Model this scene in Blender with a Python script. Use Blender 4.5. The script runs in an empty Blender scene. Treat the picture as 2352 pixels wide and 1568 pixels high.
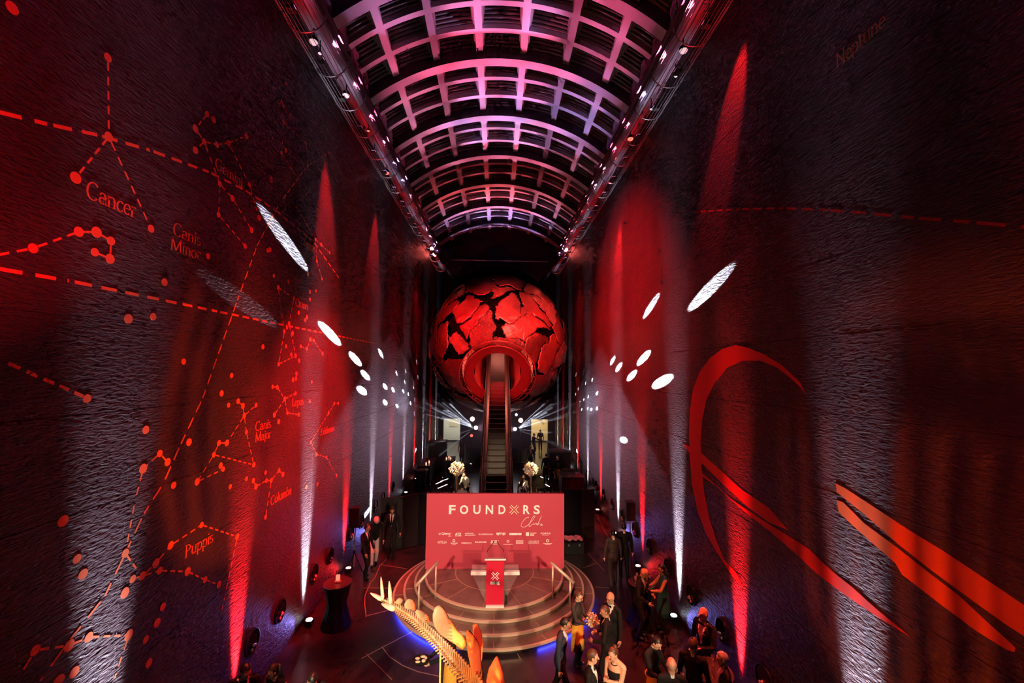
import bpy, bmesh, math, random
import numpy as np
from mathutils import Vector, Matrix, noise
ORD = ['first', 'second', 'third', 'fourth', 'fifth', 'sixth', 'seventh', 'eighth', 'ninth', 'tenth', 'eleventh', 'twelfth', 'thirteenth', 'fourteenth', 'fifteenth', 'sixteenth', 'seventeenth', 'eighteenth']
random.seed(7); np.random.seed(7); noise.seed_set(48)

SC = bpy.context.scene
COL = SC.collection
PI = math.pi
R_ = math.radians

# ------------------------------------------------------------------ camera
FPX, CXP, CYP, CAMH = 980.0, 1176.0, 784.0, 6.8
def camera_axes(roll=0.6, vp=(1143.0, 852.0)):
    a = R_(roll); dx, dy = vp[0]-CXP, vp[1]-CYP
    ux = dx*math.cos(a)+dy*math.sin(a); uy = -dx*math.sin(a)+dy*math.cos(a)
    p = math.atan(uy/FPX); yaw = math.atan(-ux/FPX*math.cos(p))
    w = Vector((math.sin(yaw)*math.cos(p), math.cos(yaw)*math.cos(p), math.sin(p)))
    r = Vector((math.cos(yaw), -math.sin(yaw), 0)); u = r.cross(w)
    return r*math.cos(a)+u*math.sin(a), u*math.cos(a)-r*math.sin(a), w
CR, CU, CW = camera_axes()
CAMP = Vector((0, 0, CAMH))
cam = bpy.data.cameras.new('camera'); cam.sensor_width = 36.0
cam.lens = FPX/2352.0*36.0; cam.clip_start = 0.05; cam.clip_end = 300
camo = bpy.data.objects.new('camera', cam); COL.objects.link(camo)
camo.matrix_world = Matrix(((CR.x, CU.x, -CW.x, CAMP.x), (CR.y, CU.y, -CW.y, CAMP.y), (CR.z, CU.z, -CW.z, CAMP.z), (0, 0, 0, 1)))
SC.camera = camo
def ray(x, y): return CR*((x-CXP)/FPX)-CU*((y-CYP)/FPX)+CW
def onz(x, y, z=0.0): d = ray(x, y); return CAMP+d*((z-CAMH)/d.z)     # a measured photo point on a level plane
def onx(x, y, X): d = ray(x, y); return CAMP+d*(X/d.x)                 # ... on a side wall
def ony(x, y, Y): d = ray(x, y); return CAMP+d*(Y/d.y)                 # ... on a plane across the hall

# ------------------------------------------------------------------ world, exposure
w = bpy.data.worlds.new('night'); SC.world = w; w.use_nodes = True
w.node_tree.nodes['Background'].inputs[0].default_value = (0.004, 0.0004, 0.0005, 1)
w.node_tree.nodes['Background'].inputs[1].default_value = 1.0
SC.view_settings.view_transform = 'Standard'; SC.view_settings.look = 'None'
SC.view_settings.exposure = 0.0; SC.view_settings.gamma = 1.0; SC.view_settings.use_curve_mapping = False
try:
    SC.cycles.use_denoising = True; SC.cycles.max_bounces = 4; SC.cycles.diffuse_bounces = 1; SC.cycles.glossy_bounces = 2; SC.cycles.transparent_max_bounces = 8; SC.cycles.use_adaptive_sampling = True; SC.cycles.adaptive_threshold = 0.065; SC.cycles.adaptive_min_samples = 12; SC.cycles.use_light_tree = True
    SC.cycles.sample_clamp_indirect = 4.0; SC.cycles.caustics_reflective = False; SC.cycles.caustics_refractive = False
except Exception: pass

WHITE = (0.78, 0.82, 1.0); RED = (1.0, 0.012, 0.018); WARM = (1.0, 0.74, 0.47); LILAC = (0.52, 0.38, 1.0)
PINK = (1.0, 0.22, 0.42); AMBER = (1.0, 0.36, 0.05); BLUE = (0.10, 0.08, 1.0)
def spot(name, loc, target, power, angle, color, blend=0.4, size=0.05, parent=None):
    d = bpy.data.lights.new(name, 'SPOT'); d.energy = power; d.color = color
    d.spot_size = R_(angle); d.spot_blend = blend; d.shadow_soft_size = size
    o = bpy.data.objects.new(name, d); COL.objects.link(o)
    dirv = Vector(target)-Vector(loc)
    o.rotation_euler = dirv.to_track_quat('-Z', 'Y').to_euler(); o.location = loc
    if parent is not None: o.parent = parent; o.location = Vector(loc)-parent.location
    return o
def point(name, loc, power, color, size=0.1, parent=None):
    d = bpy.data.lights.new(name, 'POINT'); d.energy = power; d.color = color; d.shadow_soft_size = size
    o = bpy.data.objects.new(name, d); COL.objects.link(o); o.location = loc
    if parent is not None: o.parent = parent; o.location = Vector(loc)-parent.location
    return o
def area(name, loc, target, power, sx, sy, color):
    d = bpy.data.lights.new(name, 'AREA'); d.energy = power; d.color = color; d.shape = 'RECTANGLE'; d.size = sx; d.size_y = sy
    o = bpy.data.objects.new(name, d); COL.objects.link(o); o.location = loc
    o.rotation_euler = (Vector(target)-Vector(loc)).to_track_quat('-Z', 'Y').to_euler(); return o

# house lights on the gallery and the roof trays (not in view themselves)
spot('stage_wash_left', (-4.2, 1.2, 5.0), (-0.3, 12.6, 1.0), 4500, 34, WARM, 0.5, 0.12)
spot('stage_wash_right', (3.6, 1.2, 5.0), (0.3, 12.6, 1.0), 3600, 34, WARM, 0.5, 0.12)
spot('banner_wash', (-3.0, 6.0, 14.6), (-0.4, 13.8, 1.9), 4600, 34, (1.0, 0.25, 0.32), 0.7, 0.2)
spot('skeleton_amber', (-3.6, 5.2, 0.5), (-0.9, 6.6, 3.0), 210, 70, AMBER, 0.5, 0.06)
spot('skeleton_red', (1.6, 1.0, 5.0), (-0.15, 5.9, 3.0), 1300, 14, (1.0, .05, .03), 0.5, 0.06)
spot('skeleton_wall_amber_left', (1.2, 4.4, 1.0), (-5.1, 10.0, 6.6), 6500, 42, (1.0, 0.10, 0.012), 0.35, 0.05)
spot('skeleton_wall_amber_right', (-2.0, 4.6, 1.15), (5.1, 4.7, 4.4), 3400, 44, (1.0, 0.10, 0.01), 0.35, 0.05)
# crowd: red from the roof trays
spot('crowd_red_right', (4.3, 9.5, 14.6), (3.4, 9.4, 1.0), 19000, 24, (1.0, 0.09, 0.04), 0.6, 0.15)
spot('crowd_red_left', (-4.3, 9.5, 14.6), (-3.7, 8.2, 1.0), 10000, 22, (1.0, 0.09, 0.04), 0.6, 0.15)
spot('crowd_warm', (-2.0, 1.2, 5.2), (1.9, 9.6, 1.3), 1700, 24, (1.0, 0.32, 0.09), 0.7, 0.1)
# ------------------------------------------------------------------ materials
MATS = {}
def mat(name, col, rough=0.6, metal=0.0, spec=0.5, emit=None, estr=0.0, bump=None, var=None, alpha=1.0, trans=0.0, coat=0.0):
    """bump=(scale xyz, strength, distance, detail); var=(second colour, scale, low, high): grain of the thing itself"""
    if name in MATS: return MATS[name]
    m = bpy.data.materials.new(name); m.use_nodes = True; nt = m.node_tree; b = nt.nodes['Principled BSDF']
    b.inputs['Base Color'].default_value = (*col, 1); b.inputs['Roughness'].default_value = rough
    b.inputs['Metallic'].default_value = metal; b.inputs['Specular IOR Level'].default_value = spec
    if coat: b.inputs['Coat Weight'].default_value = coat; b.inputs['Coat Roughness'].default_value = 0.08
    if emit: b.inputs['Emission Color'].default_value = (*emit, 1); b.inputs['Emission Strength'].default_value = estr
    if trans: b.inputs['Transmission Weight'].default_value = trans
    if alpha < 1: b.inputs['Alpha'].default_value = alpha
    if bump or var:
        geo = nt.nodes.new('ShaderNodeNewGeometry')
    if bump:
        mp = nt.nodes.new('ShaderNodeMapping'); mp.inputs['Scale'].default_value = bump[0]
        nz = nt.nodes.new('ShaderNodeTexNoise'); nz.inputs['Scale'].default_value = 1.0; nz.inputs['Detail'].default_value = bump[3]
        nz.inputs['Distortion'].default_value = 0.6
        bp = nt.nodes.new('ShaderNodeBump'); bp.inputs['Strength'].default_value = bump[1]; bp.inputs['Distance'].default_value = bump[2]
        nt.links.new(geo.outputs['Position'], mp.inputs['Vector']); nt.links.new(mp.outputs['Vector'], nz.inputs['Vector'])
        nt.links.new(nz.outputs['Fac'], bp.inputs['Height']); nt.links.new(bp.outputs['Normal'], b.inputs['Normal'])
    if var:
        nv = nt.nodes.new('ShaderNodeTexNoise'); nv.inputs['Scale'].default_value = var[1]; nv.inputs['Detail'].default_value = 5
        rp = nt.nodes.new('ShaderNodeValToRGB'); rp.color_ramp.elements[0].position = var[2]; rp.color_ramp.elements[1].position = var[3]
        rp.color_ramp.elements[0].color = (*col, 1); rp.color_ramp.elements[1].color = (*var[0], 1)
        nt.links.new(geo.outputs['Position'], nv.inputs['Vector']); nt.links.new(nv.outputs['Fac'], rp.inputs['Fac'])
        nt.links.new(rp.outputs['Color'], b.inputs['Base Color'])
    MATS[name] = m; return m

SLATE = mat('rippled_slate', (0.036, 0.023, 0.026), 0.45, 0, 0.32, bump=((8.0, 8.0, 28.0), 1.0, 0.030, 2.5), var=((0.024, 0.015, 0.017), 0.8, 0.4, 0.65))
BACKING = mat('dark_backing', (0.012, 0.010, 0.011), 0.9)
PAINT = mat('copper_red_paint', (0.56, 0.135, 0.058), 0.55, 0, 0.3)
PAINT2 = mat('orange_planet_paint', (0.42, 0.085, 0.02), 0.55, 0, 0.3)
PAINT3 = mat('deep_red_planet_paint', (0.30, 0.016, 0.012), 0.55, 0, 0.3)
FLOOR = mat('polished_dark_stone', (0.022, 0.013, 0.015), 0.28, 0, 0.5, var=((0.034, 0.020, 0.022), 3.0, 0.4, 0.7))
INLAY = mat('brass_inlay', (0.55, 0.36, 0.24), 0.4, 0.6)
VAULT = mat('pale_plaster', (0.50, 0.46, 0.48), 0.65)
MOULD = mat('plaster_moulding', (0.24, 0.20, 0.19), 0.6)
RIBSHADE = mat('rib_face_shade', (0.035, 0.028, 0.030), 0.7)  # shade painted into the rib faces that look along the hall
NIGHTGLASS = mat('night_glass', (0.004, 0.004, 0.005), 0.12, 0, 0.3)
MESHPANEL = mat('woven_ceiling_panel', (0.14, 0.09, 0.11), 0.8)
PLUM = mat('plum_beam_paint', (0.10, 0.04, 0.06), 0.7)
WIRE = mat('galvanised_wire', (0.30, 0.27, 0.29), 0.4, 0.8)
BLACKM = mat('black_metal', (0.012, 0.012, 0.013), 0.45, 0.3)
BLACKC = mat('black_cloth', (0.008, 0.008, 0.009), 0.85, 0, 0.2)
STEEL = mat('brushed_steel', (0.55, 0.52, 0.50), 0.32, 0.9)
BRONZE = mat('bronze_stone_tread', (0.22, 0.115, 0.085), 0.33, 0, 0.5, var=((0.13, 0.065, 0.05), 2.5, 0.35, 0.7), coat=0.3)
NOSING = mat('pale_bronze_nosing', (0.72, 0.52, 0.38), 0.35, 0.4)
BANNERM = mat('crimson_banner_print', (0.50, 0.045, 0.080), 0.6)
WHITEP = mat('white_print', (0.88, 0.84, 0.80), 0.6)
CREAMP = mat('cream_print', (0.86, 0.62, 0.45), 0.6)
def emis(name, col, s): return mat(name, col, 0.5, emit=col, estr=s)

# ------------------------------------------------------------------ mesh helpers
def frame_from(d):
    d = Vector(d).normalized()
    up = Vector((0, 0, 1)) if abs(d.z) < 0.95 else Vector((0, 1, 0))
    a = up.cross(d).normalized(); return a, d.cross(a).normalized(), d
class MB:
    def __init__(s): s.v = []; s.f = []
    def add(s, vs, fs):
        o = len(s.v); s.v += [tuple(v) for v in vs]; s.f += [tuple(i+o for i in f) for f in fs]; return s
    def box(s, c, d, rz=0.0, M=None):
        vs = [Vector((x*d[0]/2, y*d[1]/2, z*d[2]/2)) for x in (-1, 1) for y in (-1, 1) for z in (-1, 1)]
        m = M if M is not None else Matrix.Rotation(rz, 3, 'Z')
        vs = [m @ v+Vector(c) for v in vs]
        return s.add(vs, [(0, 1, 3, 2), (4, 6, 7, 5), (0, 4, 5, 1), (2, 3, 7, 6), (0, 2, 6, 4), (1, 5, 7, 3)])
    def bar(s, p0, p1, w, h, up=None):
        p0 = Vector(p0); p1 = Vector(p1); a, b, d = frame_from(p1-p0)
        if up is not None: b = (Vector(up)-d*Vector(up).dot(d)).normalized(); a = b.cross(d)
        vs = [p+a*(x*w/2)+b*(y*h/2) for p in (p0, p1) for x, y in ((-1, -1), (1, -1), (1, 1), (-1, 1))]
        return s.add(vs, [(3, 2, 1, 0), (4, 5, 6, 7), (0, 1, 5, 4), (1, 2, 6, 5), (2, 3, 7, 6), (3, 0, 4, 7)])
    def tube(s, path, r, n=8, closed=False):
        P = [Vector(p) for p in path]; N = len(P); rs = r if hasattr(r, '__len__') else [r]*N
        vs = []; prev = None
        for i, p in enumerate(P):
            t = (P[(i+1) % N]-P[i-1]) if closed else (P[min(i+1, N-1)]-P[max(i-1, 0)])
            if t.length < 1e-9: t = Vector((0, 0, 1))
            t.normalize()
            if prev is None: a, b, _ = frame_from(t)
            else:
                a = (prev-t*prev.dot(t)); a = a.normalized() if a.length > 1e-6 else frame_from(t)[0]; b = t.cross(a)
            prev = a
            vs += [p+(a*math.cos(2*PI*k/n)+b*math.sin(2*PI*k/n))*rs[i] for k in range(n)]
        fs = [(i*n+k, i*n+(k+1) % n, ((i+1) % N)*n+(k+1) % n, ((i+1) % N)*n+k) for i in range(N if closed else N-1) for k in range(n)]
        if not closed: fs += [tuple(range(n-1, -1, -1)), tuple(range((N-1)*n, N*n))]
        return s.add(vs, fs)
    def lathe(s, prof, n=24, M=None, a0=0.0, a1=2*PI):
        full = abs(a1-a0-2*PI) < 1e-6; m = n if full else n+1; vs = []
        for k in range(m):
            a = a0+(a1-a0)*k/n
            vs += [Vector((r*math.cos(a), r*math.sin(a), z)) for r, z in prof]
        if M is not None: vs = [M @ v for v in vs]
        q = len(prof)
        fs = [(k*q+j, ((k+1) % m)*q+j, ((k+1) % m)*q+j+1, k*q+j+1) for k in range(n) for j in range(q-1)]
        return s.add(vs, fs)
    def ell(s, c, r, n=12, m=8, M=None):
        c = Vector(c); vs = [Vector((0, 0, r[2]))]
        for j in range(1, m):
            t = PI*j/m
            vs += [Vector((r[0]*math.sin(t)*math.cos(2*PI*k/n), r[1]*math.sin(t)*math.sin(2*PI*k/n), r[2]*math.cos(t))) for k in range(n)]
        vs.append(Vector((0, 0, -r[2])))
        if M is not None: vs = [M @ v for v in vs]
        vs = [v+c for v in vs]; L = len(vs)-1
        fs = [(0, 1+k, 1+(k+1) % n) for k in range(n)]
        fs += [(1+j*n+k, 1+(j+1)*n+k, 1+(j+1)*n+(k+1) % n, 1+j*n+(k+1) % n) for j in range(m-2) for k in range(n)]
        fs += [(L, 1+(m-2)*n+(k+1) % n, 1+(m-2)*n+k) for k in range(n)]
        return s.add(vs, fs)
    def prism(s, poly, f0, f1):
        """poly: list of (a,b); f0,f1 map them to 3-D front and back"""
        n = len(poly); vs = [f0(a, b) for a, b in poly]+[f1(a, b) for a, b in poly]
        return s.add(vs, [tuple(range(n)), tuple(range(2*n-1, n-1, -1))]+[(i, n+i, n+(i+1) % n, (i+1) % n) for i in range(n)])
    def mesh(s, name, mats, off=None, smooth=False):
        me = bpy.data.meshes.new(name)
        vs = s.v if off is None else [(x-off[0], y-off[1], z-off[2]) for x, y, z in s.v]
        me.from_pydata(vs, [], s.f); me.update()
        for m in (mats if isinstance(mats, (list, tuple)) else [mats]): me.materials.append(m)
        bm = bmesh.new(); bm.from_mesh(me); bmesh.ops.recalc_face_normals(bm, faces=bm.faces); bm.to_mesh(me); bm.free()
        if smooth: me.polygons.foreach_set('use_smooth', [True]*len(me.polygons))
        return me
    def build(s, name, mats, parent=None, world=True, smooth=False, at=None):
        """world=True: coordinates are the place's; the object's origin goes to the parent or to 'at'"""
        off = None
        if world and parent is not None: off = wloc(parent)
        elif at is not None: off = Vector(at)
        o = bpy.data.objects.new(name, s.mesh(name, mats, off, smooth)); COL.objects.link(o)
        if parent is not None: o.parent = parent
        elif at is not None: o.location = at
        return o
def wloc(o):
    l = Vector(o.location)
    while o.parent is not None: o = o.parent; l = l+Vector(o.location)
    return l
def empty(name, loc, rz=0.0):
    o = bpy.data.objects.new(name, None); COL.objects.link(o); o.location = loc; o.rotation_euler = (0, 0, rz); o.empty_display_size = 0.1; return o
def tag(o, label=None, cat=None, group=None, kind=None):
    if label: o['label'] = label
    if cat: o['category'] = cat
    if group: o['group'] = group
    if kind: o['kind'] = kind
    return o
def dup(o, parent=None, loc=None, rot=None):
    c = o.copy(); COL.objects.link(c); c.parent = parent
    if loc is not None: c.location = loc
    if rot is not None: c.rotation_euler = rot
    return c
def dup_tree(o, loc, rz=None):
    c = dup(o, None, loc)
    if rz is not None: c.rotation_euler = (0, 0, rz)
    for ch in list(o.children):
        d = ch.copy(); COL.objects.link(d); d.parent = c
        for g in list(ch.children):
            e = g.copy(); COL.objects.link(e); e.parent = d
    return c
def smooth_path(pts, n=8):
    P = [Vector(p) for p in pts]; out = []
    for i in range(len(P)-1):
        a, b, c, d = P[max(i-1, 0)], P[i], P[i+1], P[min(i+2, len(P)-1)]
        for k in range(n):
            t = k/n
            out.append(0.5*((2*b)+(c-a)*t+(2*a-5*b+4*c-d)*t*t+(3*b-a-3*c+d)*t**3))
    out.append(P[-1]); return out
def text_mb(body, size, width=None, offset=0.0, depth=0.004):
    """print lettering as a thin mesh in (x,z), baseline left at 0"""
    cu = bpy.data.curves.new('lettering', 'FONT'); cu.body = body; cu.size = size; cu.offset = offset; cu.resolution_u = 3
    ob = bpy.data.objects.new('lettering', cu); me = bpy.data.meshes.new_from_object(ob)
    vs = [v.co.copy() for v in me.vertices]; fs = [tuple(p.vertices) for p in me.polygons]
    bpy.data.objects.remove(ob); bpy.data.curves.remove(cu); bpy.data.meshes.remove(me)
    if vs:
        x0 = min(v.x for v in vs); x1 = max(v.x for v in vs); k = 1.0 if width is None else width/(x1-x0)
        vs = [Vector(((v.x-x0)*k, 0, v.y)) for v in vs]
    return vs, fs
# ------------------------------------------------------------------ setting: floor, walls, roof
YB = 38.5; YF = -3.5; XW = 5.1
floor = MB().box((0, (YB+YF)/2+1.5, -0.1), (10.8, YB-YF+5.0, 0.2)).build('floor', FLOOR, at=(0, 17, 0)); tag(floor, kind='structure')
def inlay(pts, w=0.022):
    P = [onz(x, y, 0.0) for x, y in pts]; m = MB()
    for a, b in zip(P[:-1], P[1:]):
        m.bar((a.x, a.y, 0.001), (b.x, b.y, 0.001), w, 0.004, (0, 0, 1))
    m.build('inlay_strip', INLAY, floor)
inlay([(900, 1270), (885, 1287), (873, 1298), (868, 1310), (862, 1325), (850, 1340), (838, 1368), (838, 1390), (841, 1416)])
inlay([(841, 1414), (905, 1398), (950, 1386)]); inlay([(833, 1350), (905, 1350)]); inlay([(874, 1296), (935, 1306)])
inlay([(830, 1512), (880, 1485), (950, 1449)]); inlay([(878, 1486), (895, 1508), (925, 1528), (960, 1542), (1010, 1553)])
inlay([(1338, 1304), (1372, 1293), (1390, 1313)], 0.018); inlay([(1350, 1270), (1372, 1295)], 0.016)
inlay([(1188, 1500), (1195, 1512)], 0.015); inlay([(1368, 1347), (1400, 1350)], 0.016)
inlay([(1383, 1210), (1400, 1238), (1412, 1262)], 0.016); inlay([(900, 1560), (840, 1500)], 0.016)

def wall(side):
    s = -1 if side == 'left' else 1
    back = MB().box((s*(XW+0.19), (YB+YF)/2, 7.9), (0.2, YB-YF, 15.8)).build('wall_'+side, BACKING, at=(s*XW, 17.5, 0)); tag(back, kind='structure')
    cache = {}
    ys = [YF]+[0.2+3*k for k in range(-1, 13)]+[YB]; zs = [0.0, 0.26]+[1.45+1.19*k for k in range(12)]+[15.75]
    for i in range(len(ys)-1):
        for j in range(len(zs)-1):
            L = round(ys[i+1]-ys[i], 3); Hh = round(zs[j+1]-zs[j], 3)
            if (L, Hh) not in cache:
                g = 0.0012; b = 0.005; a, c = L/2-g, Hh/2-g; T = 0.08; m = MB()
                rings = [(-T, a, c), (-b, a, c), (0, a-.0012, c-b)]
                vs = [(s*(-1)*(x)*1.0, y, z) for x, p, q in rings for y, z in ((-p, -q), (p, -q), (p, q), (-p, q))]
                fs = [(r*4+k, r*4+(k+1) % 4, (r+1)*4+(k+1) % 4, (r+1)*4+k) for r in range(2) for k in range(4)]+[(8, 9, 10, 11), (3, 2, 1, 0)]
                cache[(L, Hh)] = m.add(vs, fs).mesh('slab', SLATE)
            o = bpy.data.objects.new('slab', cache[(L, Hh)]); COL.objects.link(o); o.parent = back
            o.location = (s*random.uniform(0.0, 0.001), (ys[i]+ys[i+1])/2-17.5, (zs[j]+zs[j+1])/2)
            o.rotation_euler = (0, random.uniform(-.0005, .0005), random.uniform(-.0002, .0002))
    return back
wall_left = wall('left'); wall_right = wall('right')
wr = MB().box((0, YF-0.1, 7.9), (10.6, 0.2, 15.8)).build('wall_rear', BACKING, at=(0, YF, 0)); tag(wr, kind='structure')

# end wall with two doorways
DL = (-4.75, -3.25); DRr = (3.05, 4.55); DH = 2.55
ew = MB()
for x0, x1, z0, z1 in ((-5.2, DL[0], 0, DH), (DL[1], DRr[0], 0, DH), (DRr[1], 5.2, 0, DH), (-5.2, 5.2, DH, 17.2)):
    ew.box(((x0+x1)/2, YB+0.1, (z0+z1)/2), (x1-x0, 0.2, z1-z0))
ENDW = mat('dark_red_end_wall', (0.03, 0.010, 0.011), 0.8)
wall_end = ew.build('wall_end', ENDW, at=(0, YB, 0)); tag(wall_end, kind='structure')
ROOMW = mat('warm_room_paint', (0.75, 0.66, 0.46), 0.8); ROOMC = mat('pale_room_paint', (0.72, 0.72, 0.66), 0.8)
for n, (x0, x1), rm in (('wall_room_left', DL, ROOMC), ('wall_room_right', DRr, ROOMW)):
    m = MB(); xa, xb = x0-0.5, x1+0.5; ya, yb = YB+0.25, YB+3.6
    m.box(((xa+xb)/2, yb, 1.6), (xb-xa, 0.1, 3.2)); m.box((xa, (ya+yb)/2, 1.6), (0.1, yb-ya, 3.2)); m.box((xb, (ya+yb)/2, 1.6), (0.1, yb-ya, 3.2))
    m.box(((xa+xb)/2, (ya+yb)/2, 3.2), (xb-xa+0.1, yb-ya+0.1, 0.1))
    o = m.build(n, rm, at=((x0+x1)/2, YB+1.8, 0)); tag(o, kind='structure')
    if 'left' in n:
        for k in range(4): MB().box((x1-0.45, yb-0.09, 2.05+0.13*k), (0.9, 0.05, 0.06)).build('wall_stripe', BLACKM, o)
        MB().box((x0+0.55, yb-0.1, 1.9), (0.75, 0.06, 1.0)).build('notice_panel', mat('cream_panel', (0.62, 0.55, 0.38), 0.8), o)
    else:
        MB().bar((x0+0.6, yb-0.1, 2.9), (x1, yb-0.1, 1.7), 0.06, 0.16).build('stair_stringer', mat('stair_grey', (0.35, 0.32, 0.25), 0.6), o)
        for k in range(5): MB().box((x1-0.12-0.13*k, yb-0.12, 2.35+0.08*k), (0.02, 0.02, 0.9)).build('baluster', STEEL, o)
        MB().box((x0+0.42, yb-0.5, 2.95), (0.3, 0.3, 0.3)).build('lamp_box', mat('ochre_box', (0.6, 0.38, 0.12), 0.6), o)
    MB().box(((x0+x1)/2, YB+3.53, 0.05), (xb-xa-0.1, 0.03, 0.1)).build('skirting', BLACKM, o)
area('room_light_left', ((DL[0]+DL[1])/2, YB+1.6, 3.05), ((DL[0]+DL[1])/2, YB+1.7, 0), 70, 1.2, 1.2, (1.0, 0.95, 0.78))
area('room_light_right', ((DRr[0]+DRr[1])/2, YB+1.6, 3.05), ((DRr[0]+DRr[1])/2, YB+1.7, 0), 95, 1.2, 1.2, (1.0, 0.76, 0.40))
for n, (x0, x1) in (('door_1', DL), ('door_2', DRr)):
    m = MB(); m.box((x0-0.03, YB-0.02, DH/2), (0.06, 0.3, DH)); m.box((x1+0.03, YB-0.02, DH/2), (0.06, 0.3, DH)); m.box(((x0+x1)/2, YB-0.02, DH+0.03), (x1-x0+0.12, 0.3, 0.06))
    tag(m.build(n, BLACKM, at=((x0+x1)/2, YB, 0)), kind='structure')

# vaulted roof
RS = 6.3; ZC = 16.57-RS; AMAX = R_(39.6); RIB0 = 12.73-15; NB = 12; YR1 = 29.4
def arcpt(r, a, y): return Vector((r*math.sin(a), y, ZC+r*math.cos(a)))
def arcsweep(m, r0, r1, y0, y1, a0=-AMAX, a1=AMAX, n=36):
    vs = []
    for k in range(n+1):
        a = a0+(a1-a0)*k/n
        vs += [arcpt(r0, a, y0), arcpt(r0, a, y1), arcpt(r1, a, y1), arcpt(r1, a, y0)]
    fs = [(k*4+j, k*4+(j+1) % 4, (k+1)*4+(j+1) % 4, (k+1)*4+j) for k in range(n) for j in range(4)]+[(0, 1, 2, 3), (n*4+3, n*4+2, n*4+1, n*4)]
    return m.add(vs, fs)
roof = arcsweep(MB(), 7.15, 7.25, YF, YB).build('ceiling', BACKING, at=(0, 17, 15)); tag(roof, kind='structure')
ribs = [RIB0+3*k for k in range(NB) if RIB0+3*k > -3 and RIB0+3*k < YR1]
rib_mesh = None
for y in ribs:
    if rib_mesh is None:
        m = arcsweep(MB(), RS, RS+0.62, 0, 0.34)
        rib_mesh = m.mesh('rib', [VAULT, RIBSHADE], (0, 0, 15))
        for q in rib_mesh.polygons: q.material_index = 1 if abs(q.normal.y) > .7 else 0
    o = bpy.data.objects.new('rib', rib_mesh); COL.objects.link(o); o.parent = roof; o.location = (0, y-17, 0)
PANG = [R_(a) for a in (-30, -18, -6, 6, 18, 30)]
for a in PANG:
    m = MB(); hw = 0.105
    c = arcpt(RS+0.42, a, 0); M = Matrix.Rotation(a, 3, 'Y')
    m.box((c.x, (YF+YR1)/2, c.z), (0.21, YR1-YF, 0.44), M=M); m.build('purlin', VAULT, roof)
    for sgn in (-1, 1):
        for q in range(3):
            c2 = arcpt(RS+0.34+0.11*q, a+sgn*(0.128+0.03*q)/(RS+0.3), 0)
            MB().box((c2.x, (YF+YR1)/2, c2.z), (0.05, YR1-YF, 0.05), M=Matrix.Rotation(a, 3, 'Y')).build('purlin_bead', MOULD, roof)
cb = None; cm_ = None
edges = [-AMAX]+PANG+[AMAX]
coff = {}
for y in ribs:
    ycells = []
    inner0, inner1 = y+0.34, y+3.0
    c0 = inner0
    L = (inner1-inner0-2*0.17)/3
    for q in range(3):
        ya = inner0+q*(L+0.17); ycells.append((ya, ya+L))
        if q < 2:
            if cb is None: cb = arcsweep(MB(), RS+0.2, RS+0.62, 0, 0.17).mesh('cross_bar', VAULT, (0, 0, 15))
            o = bpy.data.objects.new('cross_bar', cb); COL.objects.link(o); o.parent = roof; o.location = (0, ya+L-17, 0)
    if y+3 > YR1+3.2: continue
    if y < 2: continue
    for ya, yb in ycells:
        for k in range(7):
            if k not in coff:
                a0, a1 = edges[k]+(0.105/6.5 if k > 0 else 0), edges[k+1]-(0.105/6.5 if k < 6 else 0)
                m = MB()
                for q in range(4):   # stepped mouldings along the far edge of the cell
                    r0 = RS+0.36+0.085*q; e = 0.055*q
                    arcsweep(m, r0, r0+0.05, L-e-0.055, L-e+0.01, a0, a1, 6)
                    arcsweep(m, r0+0.05, r0+0.09, L-e-0.02, L-e+0.01, a0, a1, 6)
                g = MB(); arcsweep(g, RS+0.74, RS+0.76, 0, L, a0, a1, 6)
                coff[k] = (m.mesh('coffer_moulding', MOULD, (0, 0, 15)), g.mesh('pane', MESHPANEL if k == 3 else NIGHTGLASS, (0, 0, 15)))
            for nm, me in (('coffer_moulding', coff[k][0]), ('pane', coff[k][1])):
                o = bpy.data.objects.new(nm, me); COL.objects.link(o); o.parent = roof; o.location = (0, ya-17, 0)
gable = arcsweep(MB(), 4.0, 7.2, YR1+0.3, YR1+0.5, -R_(44), R_(44)).build('wall_gable', BACKING, at=(0, YR1, 15)); tag(gable, kind='structure'); MB().box((0.05, YR1+0.12, 14.52), (6.8, 0.10, 0.06)).build('cross_rail', STEEL, gable)
for i, s in enumerate((-1, 1)):
    b = MB().box((s*4.2, (YF+YB)/2, 15.42), (0.30, YB-YF, 0.60)); b.box((s*4.75, (YF+YB)/2, 15.82), (0.9, YB-YF, 0.1))
    tag(b.build('trim_%d' % (i+1), PLUM, at=(s*4.2, 17, 15)), kind='structure')
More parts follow.
